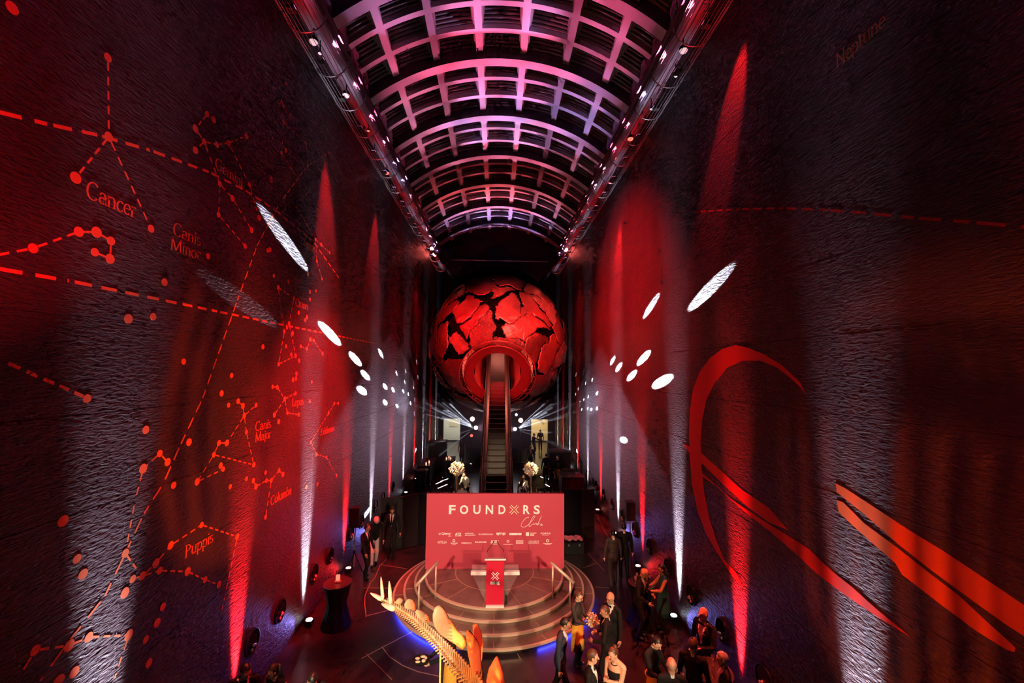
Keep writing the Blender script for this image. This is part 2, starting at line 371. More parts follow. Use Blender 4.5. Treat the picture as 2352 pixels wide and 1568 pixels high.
# ------------------------------------------------------------------ painted star charts on the walls
def A(cx, cy, rx, ry, a0, a1, n=12): return [(cx+rx*math.cos(R_(a0+(a1-a0)*k/n)), cy+ry*math.sin(R_(a0+(a1-a0)*k/n))) for k in range(n+1)]
GL = {'C': (.68, [A(.36, .35, .31, .36, 45, 315, 16)]), 'G': (.76, [A(.36, .35, .31, .36, 45, 320, 16), [(.62, .33), (.62, .06)], [(.46, .33), (.72, .33)]]),
 'M': (.92, [[(.1, 0), (.13, .7)], [(.13, .7), (.45, .05)], [(.45, .05), (.77, .7)], [(.77, .7), (.8, 0)]]), 'O': (.8, [A(.4, .35, .34, .36, 0, 360, 20)]),
 'L': (.6, [[(.15, .7), (.15, 0)], [(.15, .02), (.52, .02)], [(.52, .0), (.54, .16)]]), 'E': (.62, [[(.15, .7), (.15, 0)], [(.15, .68), (.5, .68)], [(.15, .37), (.42, .37)], [(.15, .02), (.54, .02)]]),
 'P': (.6, [[(.15, .7), (.15, 0)], A(.17, .51, .34, .18, 90, -90, 10)]), 'N': (.78, [[(.12, 0), (.12, .7)], [(.12, .7), (.64, 0)], [(.64, 0), (.64, .7)]]),
 'T': (.64, [[(.04, .68), (.6, .68)], [(.32, .7), (.32, 0)]]), 'A': (.68, [[(.04, 0), (.34, .7)], [(.34, .7), (.65, 0)], [(.16, .25), (.53, .25)]]),
 'a': (.48, [A(.2, .13, .15, .13, 0, 360, 12), A(.21, .31, .15, .14, 160, 0, 6), [(.37, .32), (.37, 0)]]), 'n': (.54, [[(.1, .45), (.1, 0)], A(.27, .28, .16, .17, 180, 0, 8), [(.43, .28), (.43, 0)]]),
 'c': (.44, [A(.25, .225, .19, .225, 45, 315, 12)]), 'e': (.46, [A(.24, .225, .19, .225, 5, 315, 12), [(.06, .25), (.43, .25)]]), 'r': (.38, [[(.1, .45), (.1, 0)], A(.24, .3, .14, .15, 180, 50, 6)]),
 'm': (.82, [[(.1, .45), (.1, 0)], A(.25, .28, .14, .17, 180, 0, 8), [(.39, .28), (.39, 0)], A(.55, .28, .15, .17, 180, 0, 8), [(.7, .28), (.7, 0)]]), 'i': (.24, [[(.12, .45), (.12, 0)], A(.12, .62, .03, .03, 0, 360, 8)]),
 's': (.38, [A(.19, .335, .13, .115, 45, 225, 8)+A(.19, .115, .14, .115, 90, -140, 9)]), 'o': (.5, [A(.25, .225, .2, .225, 0, 360, 14)]), 'u': (.54, [[(.1, .45), (.1, .16)], A(.26, .17, .16, .17, 180, 360, 8), [(.43, .45), (.43, 0)]]),
 'p': (.52, [[(.1, .45), (.1, -.22)], A(.28, .225, .18, .225, 170, -170, 14)]), 'j': (.26, [[(.14, .45), (.14, -.1)], A(.04, -.1, .1, .1, 0, -90, 5), A(.14, .62, .03, .03, 0, 360, 8)]),
 'd': (.54, [[(.43, .74), (.43, 0)], A(.25, .225, .18, .225, 10, 350, 14)]), 'b': (.54, [[(.1, .74), (.1, 0)], A(.28, .225, .18, .225, 170, -170, 14)]), 'l': (.24, [[(.12, .74), (.12, 0)]]),
 't': (.34, [[(.15, .58), (.15, .04)], [(.03, .44), (.3, .44)], A(.24, .06, .09, .06, 180, 300, 5)]), 'g': (.48, [A(.22, .28, .15, .16, 0, 360, 12), A(.22, -.08, .17, .11, 0, 360, 12), [(.1, .14), (.12, .04)]]),
 ' ': (.3, [])}
def glyph_quads(word):
    x = 0; Q = []
    for ch in word:
        wd, st = GL[ch]
        for pl in st:
            for (ax, ay), (bx, by) in zip(pl[:-1], pl[1:]):
                dx, dy = bx-ax, by-ay; L = math.hypot(dx, dy)
                if L < 1e-6: continue
                wdt = 0.035+0.06*abs(dy/L)**1.3; nx, ny = -dy/L*wdt/2, dx/L*wdt/2; ex, ey = dx/L*.008, dy/L*.008
                Q.append([(x+ax+nx-ex, ay+ny-ey), (x+ax-nx-ex, ay-ny-ey), (x+bx-nx+ex, by-ny+ey), (x+bx+nx+ex, by+ny+ey)])
            if len(pl) == 2 and abs(pl[0][0]-pl[1][0]) < .05:
                for px, py in pl: Q.append([(x+px-.1, py-.015), (x+px+.1, py-.015), (x+px+.1, py+.015), (x+px-.1, py+.015)])
        x += wd
    return Q, x
def wallmap(s):
    X = s*XW
    return lambda y, z, d=0.0: Vector((X-s*(0.0010+d*.2), y, z))
def paint_text(wallo, s, word, px0, px1, h, parent=None, material=None):
    """word painted level on the wall, from photo point px0 (baseline start) to px1 (end)"""
    a = onx(*px0, s*XW); b = onx(*px1, s*XW); Q, wd = glyph_quads(word); f = wallmap(s)
    k = (b.y-a.y)/wd; m = MB(); kz = h/0.7*0.74
    for q in Q: m.prism([(a.y+x*k, a.z+y*kz) for x, y in q], lambda u, v: f(u, v, 0.002), lambda u, v: f(u, v, -0.003))
    return m.build('painted_lettering', material or PAINT, parent or wallo)
def chart(wallo, s, label, stars, lines, r=0.055, dash=(0.11, 0.075), lw=0.026, words=(), material=None):
    """one constellation: painted star discs and dashed links; stars/lines in photo points put onto the wall"""
    f = wallmap(s); m = MB(); X = s*XW
    P = [onx(x, y, X) for x, y in stars]
    for i, p in enumerate(P):
        rr = r*(1.0+0.25*((i*37) % 5-2)/4)
        m.prism([(p.y+rr*math.cos(2*PI*k/14), p.z+rr*math.sin(2*PI*k/14)) for k in range(14)], lambda u, v: f(u, v, 0.003), lambda u, v: f(u, v, -0.003))
    for ln in lines:
        pts = [P[q] if isinstance(q, int) else onx(q[0], q[1], X) for q in ln]
        off = 0.0
        for a, b in zip(pts[:-1], pts[1:]):
            dy, dz = b.y-a.y, b.z-a.z; L = math.hypot(dy, dz)
            if L < 1e-3: continue
            ty, tz = dy/L, dz/L; t = 0.06
            while t < L-0.02:
                e = min(t+dash[0], L-0.01)
                m.prism([(a.y+ty*t-tz*lw/2, a.z+tz*t+ty*lw/2), (a.y+ty*t+tz*lw/2, a.z+tz*t-ty*lw/2), (a.y+ty*e+tz*lw/2, a.z+tz*e-ty*lw/2), (a.y+ty*e-tz*lw/2, a.z+tz*e+ty*lw/2)],
                        lambda u, v: f(u, v, 0.0), lambda u, v: f(u, v, -0.003))
                t += dash[0]+dash[1]
    o = m.build('painted_chart', material or PAINT, wallo); o['label'] = label
    for wd, p0, p1, h in words: paint_text(wallo, s, wd, p0, p1, h, o)
    return o
WL = wall_left
chart(WL, -1, 'painted constellation of four stars above the word Cancer', [(248, 132), (250, 314), (174, 408), (347, 525)], [(0, 1), (1, 2), (1, 3)], 0.062, words=[('Cancer', (197, 452), (313, 492), .29)])
chart(WL, -1, 'painted hook-shaped constellation near the camera end of the left wall', [(76, 570), (181, 532), (222, 533), (255, 553), (253, 594), (218, 579)], [((-20, 588), 0), (0, 1, 2, 3, 4, 5)], 0.062)
chart(WL, -1, 'painted constellation around the word Gemini', [(476, 262), (491, 275), (449, 295), (469, 325), (449, 345), (498, 332), (525, 328), (566, 312), (505, 422), (534, 455), (502, 493), (573, 424), (578, 528), (563, 565), (595, 500)],
      [(0, 2, 3, 4), (3, 5, 6, 7), (3, 8), (6, 11, 14), (8, 10, 13), (8, 9, 12)], 0.058, words=[('Gemini', (494, 385), (558, 414), .27)])
chart(WL, -1, 'painted stars beside the words Canis Minor', [(478, 588), (378, 648), (295, 732), (352, 727), (434, 1015), (422, 830), (335, 987)], [], 0.06, words=[('Canis', (397, 538), (461, 560), .27), ('Minor', (391, 572), (461, 592), .27)])
chart(WL, -1, 'faint painted constellation high on the left wall', [(656, 190), (650, 265), (652, 280), (647, 350), (657, 345), (703, 328), (707, 380), (623, 412), (615, 575), (620, 573)], [(2, 3, (712, 460)), (2, 5, 6)], 0.055, lw=.02, words=[('Auriga', (642, 238), (676, 282), .24)])
chart(WL, -1, 'painted hourglass constellation beside the word Orion', [(629, 633), (663, 646), (639, 660), (675, 685), (664, 743), (659, 752), (653, 761), (672, 765), (640, 836), (679, 817), (669, 814), (687, 828), (712, 670), (712, 687), (708, 629), (726, 668), (686, 718), (705, 728), (701, 735), (604, 796), (657, 795)],
      [(2, 3, 4, 9), (2, 6, 8, 9)], 0.055, words=[('Orion', (678, 702), (707, 713), .26)])
chart(WL, -1, 'painted zigzag of stars right of the hourglass constellation', [(691, 795), (705, 800), (713, 779), (721, 782), (741, 812), (716, 877), (681, 858), (673, 872), (680, 869)], [(0, 1, 2, 3, 4)], 0.055, lw=.022)
chart(WL, -1, 'painted constellation around the word Taurus', [(681, 475), (725, 550), (738, 562), (757, 580), (728, 600), (740, 640)], [(0, 1, 2, 3), (1, 4, 5)], 0.05, lw=.02, words=[('Taurus', (695, 560), (724, 585), .24)])
chart(WL, -1, 'painted constellation left of the word Lepus', [(626, 888), (637, 889), (654, 916), (679, 903), (630, 953), (660, 948), (686, 952), (640, 968), (712, 921)], [(0, 1, 2, 3), (4, 2, 5, 6)], 0.055, words=[('Lepus', (670, 933), (697, 931), .26)])
chart(WL, -1, 'painted constellation left of the words Canis Major', [(525, 930), (547, 921), (558, 932), (588, 930), (561, 954), (566, 992), (503, 1017), (521, 1017), (491, 1044), (507, 1069), (513, 1077), (583, 1067), (453, 1106), (532, 862), (509, 903), (529, 1117), (399, 1114)],
      [(1, 2, 4, 3), (4, 7, 6, 8, 12, 10), (8, 11), (4, 5, 11)], 0.056, words=[('Canis', (586, 990), (622, 981), .26), ('Major', (586, 1015), (622, 1005), .26)])
chart(WL, -1, 'painted winding constellation beside the word Eridanus', [(768, 926), (777, 926), (755, 948), (714, 1015), (727, 1043), (750, 1050), (773, 1092), (704, 1118), (729, 1112)], [(1, 0, 2, 3, 4, 5, 6)], 0.055, lw=.022, words=[('Eridanus', (736, 1000), (767, 991), .25)])
chart(WL, -1, 'painted constellation above the word Columba', [(566, 1099), (582, 1103), (588, 1117), (612, 1103), (623, 1103), (610, 1085), (641, 1080), (650, 1089), (610, 1187)], [(1, 2, 3, 4, 6, 7), (4, 8)], 0.055, words=[('Columba', (621, 1161), (669, 1143), .26)])
chart(WL, -1, 'painted constellation around the word Puppis', [(305, 1329), (327, 1322), (358, 1293), (367, 1310), (392, 1252), (463, 1205), (545, 1232), (431, 1312), (471, 1331), (503, 1342)], [(0, 1, 3, 7, 8, 9), (1, 2, 4, 5, 6, (510, 1400))], 0.06, words=[('Puppis', (423, 1283), (489, 1252), .27)])
chart(WL, -1, 'painted long dashed constellation low on the left wall', [(367, 1041), (385, 1061), (329, 1076), (288, 1270), (145, 1196), (177, 1283), (191, 1318), (287, 1361), (374, 1393), (361, 1430), (335, 1468), (342, 1522), (296, 1458), (204, 1463), (159, 1482), (81, 1493), (171, 1543), (135, 1564)],
      [(1, 0, 2, (310, 1150), 3), (3, (318, 1312)), (15, 14, 13, 12, (262, 1560)), (15, (40, 1560))], 0.062)
LONGD = dict(dash=(0.22, 0.13), lw=0.042)
chart(WL, -1, 'long painted dashed arc across the upper left wall', [], [[(-20, 253), (110, 285), (225, 310), (345, 345), (480, 395), (560, 435), (630, 480), (720, 555), (780, 640)]], **LONGD)
chart(WL, -1, 'long painted dashed line across the middle of the left wall', [], [[(-20, 614), (160, 645), (330, 680), (500, 715), (660, 748), (745, 765), (860, 788)]], **LONGD)
chart(WL, -1, 'short painted dashed line ending in a star at the left edge', [(200, 915), (28, 18)], [[(5, 828), (198, 913)]], 0.062, dash=(.13, .07), lw=.04)
chart(WL, -1, 'long painted dashed diagonal falling across the left wall', [], [[(760, 348), (705, 382), (640, 470), (590, 565), (545, 690), (465, 915), (415, 1020), (375, 1110), (330, 1180), (288, 1270), (240, 1370), (160, 1470), (90, 1566)]], dash=(.2, .1), lw=.03)
# right wall: a planet with rings, a dashed orbit, a planet name
SHN = [0]
def shape(label, pts, material, n=6):
    SHN[0] += 1; dd = .0012*SHN[0]
    P = [onx(x, y, XW) for x, y in pts]; f = wallmap(1); m = MB(); h = len(P)//2
    m.prism([(p.y, p.z) for p in P], lambda u, v: f(u, v, dd), lambda u, v: f(u, v, -0.003))
    o = m.build('painted_planet_ring', material, wall_right); o['label'] = label
    bm = bmesh.new(); bm.from_mesh(o.data); bmesh.ops.triangulate(bm, faces=[q for q in bm.faces if len(q.verts) > 4]); bm.to_mesh(o.data); bm.free()
shape('painted red crescent outline of a planet', [(1853, 908), (1838, 878), (1797, 839), (1756, 814), (1720, 799), (1690, 792), (1659, 801), (1631, 822), (1608, 852), (1593, 890), (1585, 941), (1583, 998), (1585, 1054), (1590, 1115), (1603, 1176), (1623, 1227), (1649, 1273), (1680, 1319), (1711, 1355),
      (1690, 1314), (1662, 1283), (1644, 1237), (1629, 1191), (1618, 1135), (1611, 1074), (1609, 1013), (1613, 962), (1623, 916), (1641, 880), (1669, 845), (1705, 828), (1746, 828), (1782, 842), (1812, 865), (1838, 888)], PAINT3)
shape('upper painted red streak of the planet rings', [(1567, 1018), (1603, 1033), (1654, 1079), (1705, 1125), (1766, 1166), (1810, 1217), (1766, 1199), (1720, 1166), (1664, 1115), (1613, 1064), (1583, 1038)], PAINT3)
shape('long painted red streak of the planet rings', [(1583, 1064), (1629, 1100), (1680, 1146), (1746, 1191), (1797, 1222), (1858, 1260), (1909, 1309), (1960, 1350), (2011, 1396), (2093, 1464), (2011, 1413), (1940, 1365), (1879, 1319), (1828, 1271), (1771, 1222), (1705, 1171), (1644, 1115), (1593, 1079)], PAINT3)
shape('broad upper painted orange band of the planet rings', [(1920, 1110), (1940, 1120), (2011, 1166), (2088, 1217), (2164, 1263), (2241, 1314), (2420, 1435), (2420, 1505), (2307, 1431), (2215, 1365), (2139, 1309), (2062, 1248), (1986, 1181), (1935, 1140), (1922, 1130)], PAINT2)
shape('broad lower painted orange band of the planet rings', [(1922, 1148), (1937, 1153), (1986, 1202), (2062, 1258), (2139, 1319), (2200, 1365), (2266, 1426), (2333, 1487), (2330, 1497), (2312, 1492), (2241, 1447), (2164, 1390), (2072, 1319), (2057, 1293), (2011, 1253), (1960, 1207), (1927, 1176)], PAINT2)
chart(wall_right, 1, 'painted dashed orbit arc on the right wall', [], [[(1590, 487), (1700, 480), (1800, 478), (1900, 482), (2000, 490), (2100, 500), (2230, 510), (2400, 525)]], dash=(.28, .14), lw=.035, material=PAINT3)
paint_text(wall_right, 1, 'Neptune', (1921, 158), (2036, 82), .3)

# ------------------------------------------------------------------ wire trays under the roof edges, with lamps
CAN = mat('lamp_can', (0.05, 0.05, 0.05), 0.4, 0.5)
def tray(s):
    xc, zc, r = s*4.60, 15.10, 0.46; y0, y1 = 2.0, 34.5
    t = empty('cable_tray', (xc, 18, zc))
    side = 'left' if s < 0 else 'right'
    tag(t, 'half-round wire mesh tray full of lamps along the %s roof edge' % side, 'cable tray', 'wire trays under the roof')
    nW = 15; w0 = None
    for k in range(nW):
        a = PI+PI*k/(nW-1)
        p = (xc+r*math.cos(a), zc+r*math.sin(a))
        if w0 is None:
            w0 = MB().tube([(0, y0-18, 0), (0, y1-18, 0)], 0.0075, 5).mesh('wire', WIRE)
        o = bpy.data.objects.new('wire', w0); COL.objects.link(o); o.parent = t; o.location = (p[0]-xc, 0, p[1]-zc)
    h0 = None; y = 3.6
    while y < y1+0.1:
        if h0 is None:
            h0 = MB().tube([(r*1.01*math.cos(PI+PI*k/20), 0, r*1.01*math.sin(PI+PI*k/20)) for k in range(21)], 0.016, 6).mesh('hoop', WIRE)
        o = bpy.data.objects.new('hoop', h0); COL.objects.link(o); o.parent = t; o.location = (0, y-18, 0); y += 1.5
    MB().box((s*4.33, 18, 15.06), (0.24, y1-y0, 0.03), M=None).build('reflector_plate', mat('pale_reflector', (0.32, 0.28, 0.34), 0.6), t)
    cols = ['LILAC', 'LILAC', 'PINK', 'PINK', 'RED', 'LILAC', 'RED', 'PINK', 'LILAC', 'RED', 'LILAC']
    yy = 4.4; k = 0
    seq = [(.60, .36, 1), (0.80, 0.32, 0.9), (.62, .36, 1), (0.85, 0.30, 0.8), (1.0, .22, .5), (1.0, 0.14, 0.38), (1.0, 0.08, 0.2), (0.9, 0.25, 0.6), LILAC, LILAC, (0.9, .25, .45), (1, .1, .12), (1, .06, .07), (1, .16, .22), (1.0, .3, .5), (0.7, .45, 1.0), LILAC]
    if s > 0: seq = [LILAC, LILAC, LILAC, (1.0, .10, .32), (0.95, .18, .45), (.55, .38, .9), (1.0, .15, .32), (1.0, .10, .25), (0.95, .2, .4), (0.9, .35, .6), (1, .15, .3), (1, .05, .06), (1, .05, .06), (1, .12, .15), (1.0, .12, .15), (0.8, .4, .9), LILAC]
    while yy < 29.4:
        c = seq[k % len(seq)]; pw = 2500 if k not in (11, 12) else 240
        f = empty('roof_flood', (s*4.66, yy, 14.70))
        tag(f, 'small black flood lamp lying in the %s wire tray, %s from the camera' % (side, ORD[k]), 'lamp', 'flood lamps in the wire trays')
        MB().box((s*4.66, yy, 14.72), (0.18, 0.16, 0.08)).build('housing', CAN, f)
        MB().box((s*4.64, yy, 14.765), (0.13, 0.12, 0.015)).build('lens', emis('lens_%s_%d' % (side, k), c, 7.0), f)
        spot('roof_flood_beam', (s*4.62, yy, 14.785), (s*4.62-s*4.2, yy-1.5, 14.785+1.53), pw, 33, c, 0.12, 0.02, f)
        yy += 1.55; k += 1
    # hanging globes and cans seen through the mesh
    pts = [(720, 95), (795, 218), (846, 300), (888, 396), (735, 122), (860, 350)] if s < 0 else [(1570, 115), (1552, 174), (1496, 250), (1448, 318), (1410, 362), (1350, 480)]
    for i, (px, py) in enumerate(pts):
        p = onx(px, py, s*4.72); big = i in (0, 1, 3) if s < 0 else i in (0, 3, 4)
        f = empty('tray_lamp', (p.x, p.y, p.z)); rr = 0.105 if big else 0.05
        redl = (s < 0 and i in (2, 3, 5)) or (s > 0 and i in (3, 4))
        tag(f, '%s round lamp hanging inside the %s wire tray, %s along it' % ('red-glowing' if redl else 'pale', side, ('first', 'second', 'third', 'fourth', 'fifth', 'sixth')[i]), 'lamp', 'round lamps in the wire trays')
        MB().tube([(p.x, p.y, p.z+0.34), (p.x, p.y, p.z+rr*0.9)], 0.018, 6).build('stem', CAN, f)
        MB().lathe([(rr*.5, rr*1.3), (rr*1.02, rr*.7), (rr*1.06, 0), (rr*.98, -.01)], 16, Matrix.Translation(p)).build('can', CAN, f)
        MB().ell(p, (rr, rr, rr*.8), 14, 8).build('globe', emis('tray_globe_red', (1, .10, .06), 3.5) if redl else emis('tray_globe_pale', (0.9, .7, .75), 0.75), f, smooth=True)
    # two bright red movers near the far end
    for q, (px, py) in enumerate(((993, 571), (999, 584)) if s < 0 else ((1299, 573), (1294, 582))):
        p = onx(px, py, s*4.72); f = empty('red_beam_lamp', p)
        tag(f, 'bright red beam lamp at the far end of the %s wire tray, %s one' % (side, ('upper', 'lower')[q]), 'lamp', 'red beam lamps at the tray ends')
        MB().lathe([(0.05, 0.24), (0.12, 0.16), (0.15, 0.0), (0.14, -0.01)], 14, Matrix.Translation(p)).build('can', CAN, f)
        MB().ell(p, (0.17, 0.17, 0.15), 12, 8).build('lens', emis('hot_red_lens', (1, .12, .10), 40), f, smooth=True)
    return t
tray(-1); tray(1)
# red washes on the walls: tray lamps, then wider floods
def tray_wash(px, s, target, power, ang, color=RED):
    p = onx(px[0], px[1], s*4.72); spot('tray_red_wash', (s*4.55, p.y, 14.72), target, power, ang, color, 0.6, 0.05)
spot('red_cross_fill_left', (4.3, 13.0, 14.5), (-5.1, 12.2, 5.2), 90000, 30, RED, 1.0, .1)  # added unseen flood from the opposite side, reddens the left wall
spot('red_cross_fill_right', (-4.3, 18.0, 14.5), (5.1, 17.3, 9.0), 34000, 64, RED, 1.0, .1)  # same added source, mirrored onto the right wall
tray_wash((888, 396), -1, (-5.1, 17.2, 8.6), 9000, 30)
tray_wash((1410, 362), 1, (5.1, 18.6, 9.0), 30000, 26)
tray_wash((1700, 30), 1, (5.1, 8.9, 12.6), 7000, 26)
spot('tray_red_wash', (4.55, 26.0, 14.7), (5.1, 27.0, 7.0), 4200, 24, RED, .7)
spot('tray_red_wash', (-4.55, 26.0, 14.7), (-5.1, 27.0, 7.0), 3500, 24, RED, .7)
spot('tray_red_wash', (-4.55, 12.0, 14.7), (-5.1, 13.2, 5.6), 20000, 26, RED, .7)
spot('red_flood_gallery_left', (-2.8, 1.0, 5.2), (-5.1, 3.6, 8.2), 4200, 44, RED, .8)
spot('red_flood_gallery_right', (2.8, 1.0, 5.2), (5.1, 5.6, 6.0), 240, 80, RED, .9)
spot('red_fill_mid_left', (3.4, 7.0, 14.4), (-5.1, 8.5, 5.0), 4200, 52, RED, .9)  # broad unseen fill, added to keep the left wall dark red
spot('red_fill_mid_right', (-3.4, 7.0, 14.4), (5.1, 8.5, 4.4), 1500, 52, RED, .9)  # weaker added fill for the right wall
# ------------------------------------------------------------------ uplights along the wall feet
def uplights(s, y0, side):
    ks = 0; y = y0; red = True
    while y < 37:
        c = RED if red else WHITE
        f = empty('floor_uplight', (s*4.93, y, 0))
        tag(f, '%s floor uplight at the foot of the %s wall, %s lamp from the camera' % ('red' if red else 'white', side, ORD[ks]), 'uplight', 'uplights along the walls')
        MB().box((s*4.93, y, 0.09), (0.2, 0.2, 0.12)).build('housing', BLACKM, f)
        for d in (-0.11, 0.11): MB().box((s*4.93, y+d, 0.06), (0.04, 0.015, 0.12)).build('bracket', BLACKM, f)
        MB().lathe([(0.0, 0.166), (0.08, 0.164), (0.085, 0.15)], 14, Matrix.Translation((s*4.93, y, 0))).build('lens', emis('uplight_red', (1, .25, .2), 8) if red else emis('uplight_white', (.85, .9, 1), 12), f)
        far = max(0.0, (y-12)/24)
        pw = (50000 if red else 42000)*(1-0.4*far)*(.55 if y < 7 else 1)
        spot('uplight_beam', (s*4.94, y, 0.2), (s*5.105, y, 1.7), pw, 19.0, c, 1.0, 0.04, f)
        spot('uplight_halo', (s*4.94, y, 0.2), (s*5.105, y, 2.0), pw*0.012, 34, c, 1.0, 0.05, f)
        if 5 < y < 19: spot('uplight_spill', (s*4.82, y-0.1, 0.2), (s*5.1, y-1.2, 0.42), 26 if red else 42, 62, c if red else (.25, .22, 1), 1.0, 0.03, f)
        y += 3.0; red = not red; ks += 1
uplights(-1, 3.02, 'left'); uplights(1, 3.08, 'right')

# round display portholes in the walls
PHG = mat('porthole_glass', (0.006, 0.006, 0.008), 0.08, 0, 0.6)
MIN = [mat('mineral_ochre', (0.45, 0.28, 0.08), 0.5), mat('mineral_teal', (0.05, 0.25, 0.30), 0.35), mat('mineral_pale', (0.55, 0.5, 0.5), 0.5)]
def portholes(s, y0, n, side):
    for k in range(n):
        y = y0+1.52*k; z = 1.06
        if min(abs(y-(3.05+3*q)) for q in range(12)) < 0.34: y += 0.36
        t = empty('porthole_case', (s*5.1, y, z))
        tag(t, 'round wall porthole case with a mineral inside, %s from the camera on the %s wall' % (ORD[k % 12], side), 'display case', 'porthole cases in the walls')
        M = Matrix.Translation((s*5.1, y, z)) @ Matrix.Rotation(-s*PI/2, 4, 'Y')
        MB().lathe([(0.24, -0.01), (0.262, -0.01), (0.264, 0.03), (0.24, 0.035), (0.235, 0.02), (0.24, -0.01)], 28, M).build('rim', BLACKM, t, smooth=False)
        MB().lathe([(0.0, 0.012), (0.24, 0.012)], 28, M).build('backplate', PHG, t)
        b = MB()
        for q in range(3): b.ell((s*5.055, y-0.06+0.07*q, z-0.13+0.03*((q*2) % 3)), (0.022, 0.035, 0.035+0.02*(q % 2)), 7, 5, Matrix.Rotation(0.5*q+k, 3, 'X'))
        b.build('mineral', MIN[k % 3], t)
portholes(-1, 7.7, 10, 'left'); portholes(1, 8.3, 10, 'right')

# ------------------------------------------------------------------ the globe the escalator runs into
GC = Vector((0.0, 31.0, 8.75)); GR = 4.95
AX = Vector((0, -math.cos(R_(30)), -math.sin(R_(30)))); AXU = Vector((0, -AX.z, AX.y)) * -1   # in-plane "up"
AXU = Vector((0, -0.5, 0.8660254)); AXR = Vector((1, 0, 0))
globe = empty('copper_globe', (GC.x, GC.y, 3.7)); tag(globe, 'giant red-lit globe of torn copper plates with the escalator entering it', 'globe sculpture')
def copper(name, col, rough, bscale, bstr, bdist):
    return mat(name, col, rough, 0.75, 0.5, bump=((bscale,)*3, bstr, bdist, 5.0), var=(tuple(c*0.45 for c in col), 0.9, 0.35, 0.7))
CP = [copper('smooth_copper', (0.50, 0.22, 0.16), 0.32, 1.5, 0.7, 0.12), copper('brushed_copper', (0.24, 0.09, 0.065), 0.42, 2.5, 0.8, 0.10), copper('crinkled_copper', (0.68, 0.36, 0.27), 0.22, 11.0, 1.0, 0.30)]
bm = bmesh.new(); bmesh.ops.create_icosphere(bm, subdivisions=7, radius=1.0)
V = np.array([v.co[:] for v in bm.verts]); F = np.array([[v.index for v in f.verts] for f in bm.faces]); bm.free()
Cn = V[F].mean(1); Cn /= np.linalg.norm(Cn, axis=1)[:, None]
def nv(p, s): return np.array([noise.noise_vector(Vector(q)*s)[:] for q in p])
W = Cn+nv(Cn, 1.7)*0.20+nv(Cn+5, 6.0)*0.07+nv(Cn+9, 22.0)*0.022
NS = 104; rs = np.random.RandomState(11); S = []
for i in range(NS):
    zz = 1-2*(i+.5)/NS; ph = i*2.399963; S.append([math.sqrt(1-zz*zz)*math.cos(ph), math.sqrt(1-zz*zz)*math.sin(ph), zz])
S = np.array(S)+rs.normal(0, .13, (NS, 3)); S /= np.linalg.norm(S, axis=1)[:, None]
D = np.linalg.norm(W[:, None, :]-S[None], axis=2); near = D.argmin(1); Ds = np.sort(D, axis=1); gap = Ds[:, 1]-Ds[:, 0]
lowf = np.array([noise.noise(Vector(q)*3.8) for q in Cn+3.3])
keep = gap > np.clip(0.006+0.17*(lowf-0.04), 0.003, 0.07)
axn = np.array(AX[:]); front = Cn @ axn > math.cos(R_(28.6)); keep &= ~front
for i in range(NS):
    sel = F[keep & (near == i)]
    if len(sel) < 12: continue
    ids, inv = np.unique(sel, return_inverse=True); P = V[ids]
    rad = GR+rs.uniform(-0.10, 0.08)+0.0*P[:, 0]
    tilt = rs.normal(0, 0.16, 3); rad = rad+(P-S[i]) @ tilt*2.0
    rad = np.clip(rad, 4.7, 5.02)
    kind = rs.choice([0, 0, 1, 1, 2, 2])
    if kind == 2: rad = rad+np.array([noise.noise(Vector(q)*9.0)*0.05+noise.noise(Vector(q)*24.0)*0.025 for q in P])
    else: rad = rad+np.array([noise.noise(Vector(q)*2.4)*0.06 for q in P])
    me = bpy.data.meshes.new('plate'); me.from_pydata((P*rad[:, None]+np.array(GC-Vector(globe.location))).tolist(), [], inv.reshape(-1, 3).tolist()); me.materials.append(CP[kind])
    me.polygons.foreach_set('use_smooth', [True]*len(me.polygons)); me.update()
    o = bpy.data.objects.new('plate', me); COL.objects.link(o); o.parent = globe
    so = o.modifiers.new('thickness', 'SOLIDIFY'); so.thickness = 0.05; so.offset = -1
def ringM(dist): 
    c = GC+AX*dist
    return Matrix(((AXR.x, AXU.x, AX.x, c.x), (AXR.y, AXU.y, AX.y, c.y), (AXR.z, AXU.z, AX.z, c.z), (0, 0, 0, 1)))
prof = [(4.45*math.sin(R_(a)), 4.45*math.cos(R_(a))) for a in range(31, 181, 5)]
MB().lathe(prof, 40, ringM(0)).build('gap_shade_shell', mat('gap_shade_black', (0.003, 0.002, 0.002), 0.9, 0, 0.02), globe)  # black inner sphere added so the gaps between plates read dark
TR = mat('globe_truss', (0.30, 0.12, 0.10), 0.35, 0.8)
for rr, dd, tn in ((2.42, 4.42, .045), (2.12, 4.52, .035), (2.12, 4.24, .035)):
    MB().tube([ringM(dd) @ Vector((rr*math.cos(2*PI*k/48), rr*math.sin(2*PI*k/48), 0)) for k in range(48)], tn, 6, True).build('truss_ring', TR, globe, smooth=True)
for k in range(30):
    a = 2*PI*k/30; b = 2*PI*(k+.5)/30
    p = ringM(4.42) @ Vector((2.42*math.cos(a), 2.42*math.sin(a), 0)); q = ringM(4.52 if k % 2 else 4.24) @ Vector((2.12*math.cos(b), 2.12*math.sin(b), 0))
    r = ringM(4.42) @ Vector((2.42*math.cos(a+2*PI/30), 2.42*math.sin(a+2*PI/30), 0))
    MB().tube([p, q], .02, 5).build('truss_strut', TR, globe); MB().tube([q, r], .02, 5).build('truss_strut', TR, globe)
RINGP = mat('portal_ring_metal', (0.20, 0.05, 0.045), 0.4, 0.6)
MB().lathe([(2.10, 0.0), (2.08, 0.06), (1.56, -0.06), (1.50, -0.10), (1.50, -0.22), (2.10, -0.12), (2.10, 0.0)], 56, ringM(4.36), R_(-62), R_(242)).build('portal_ring', RINGP, globe)
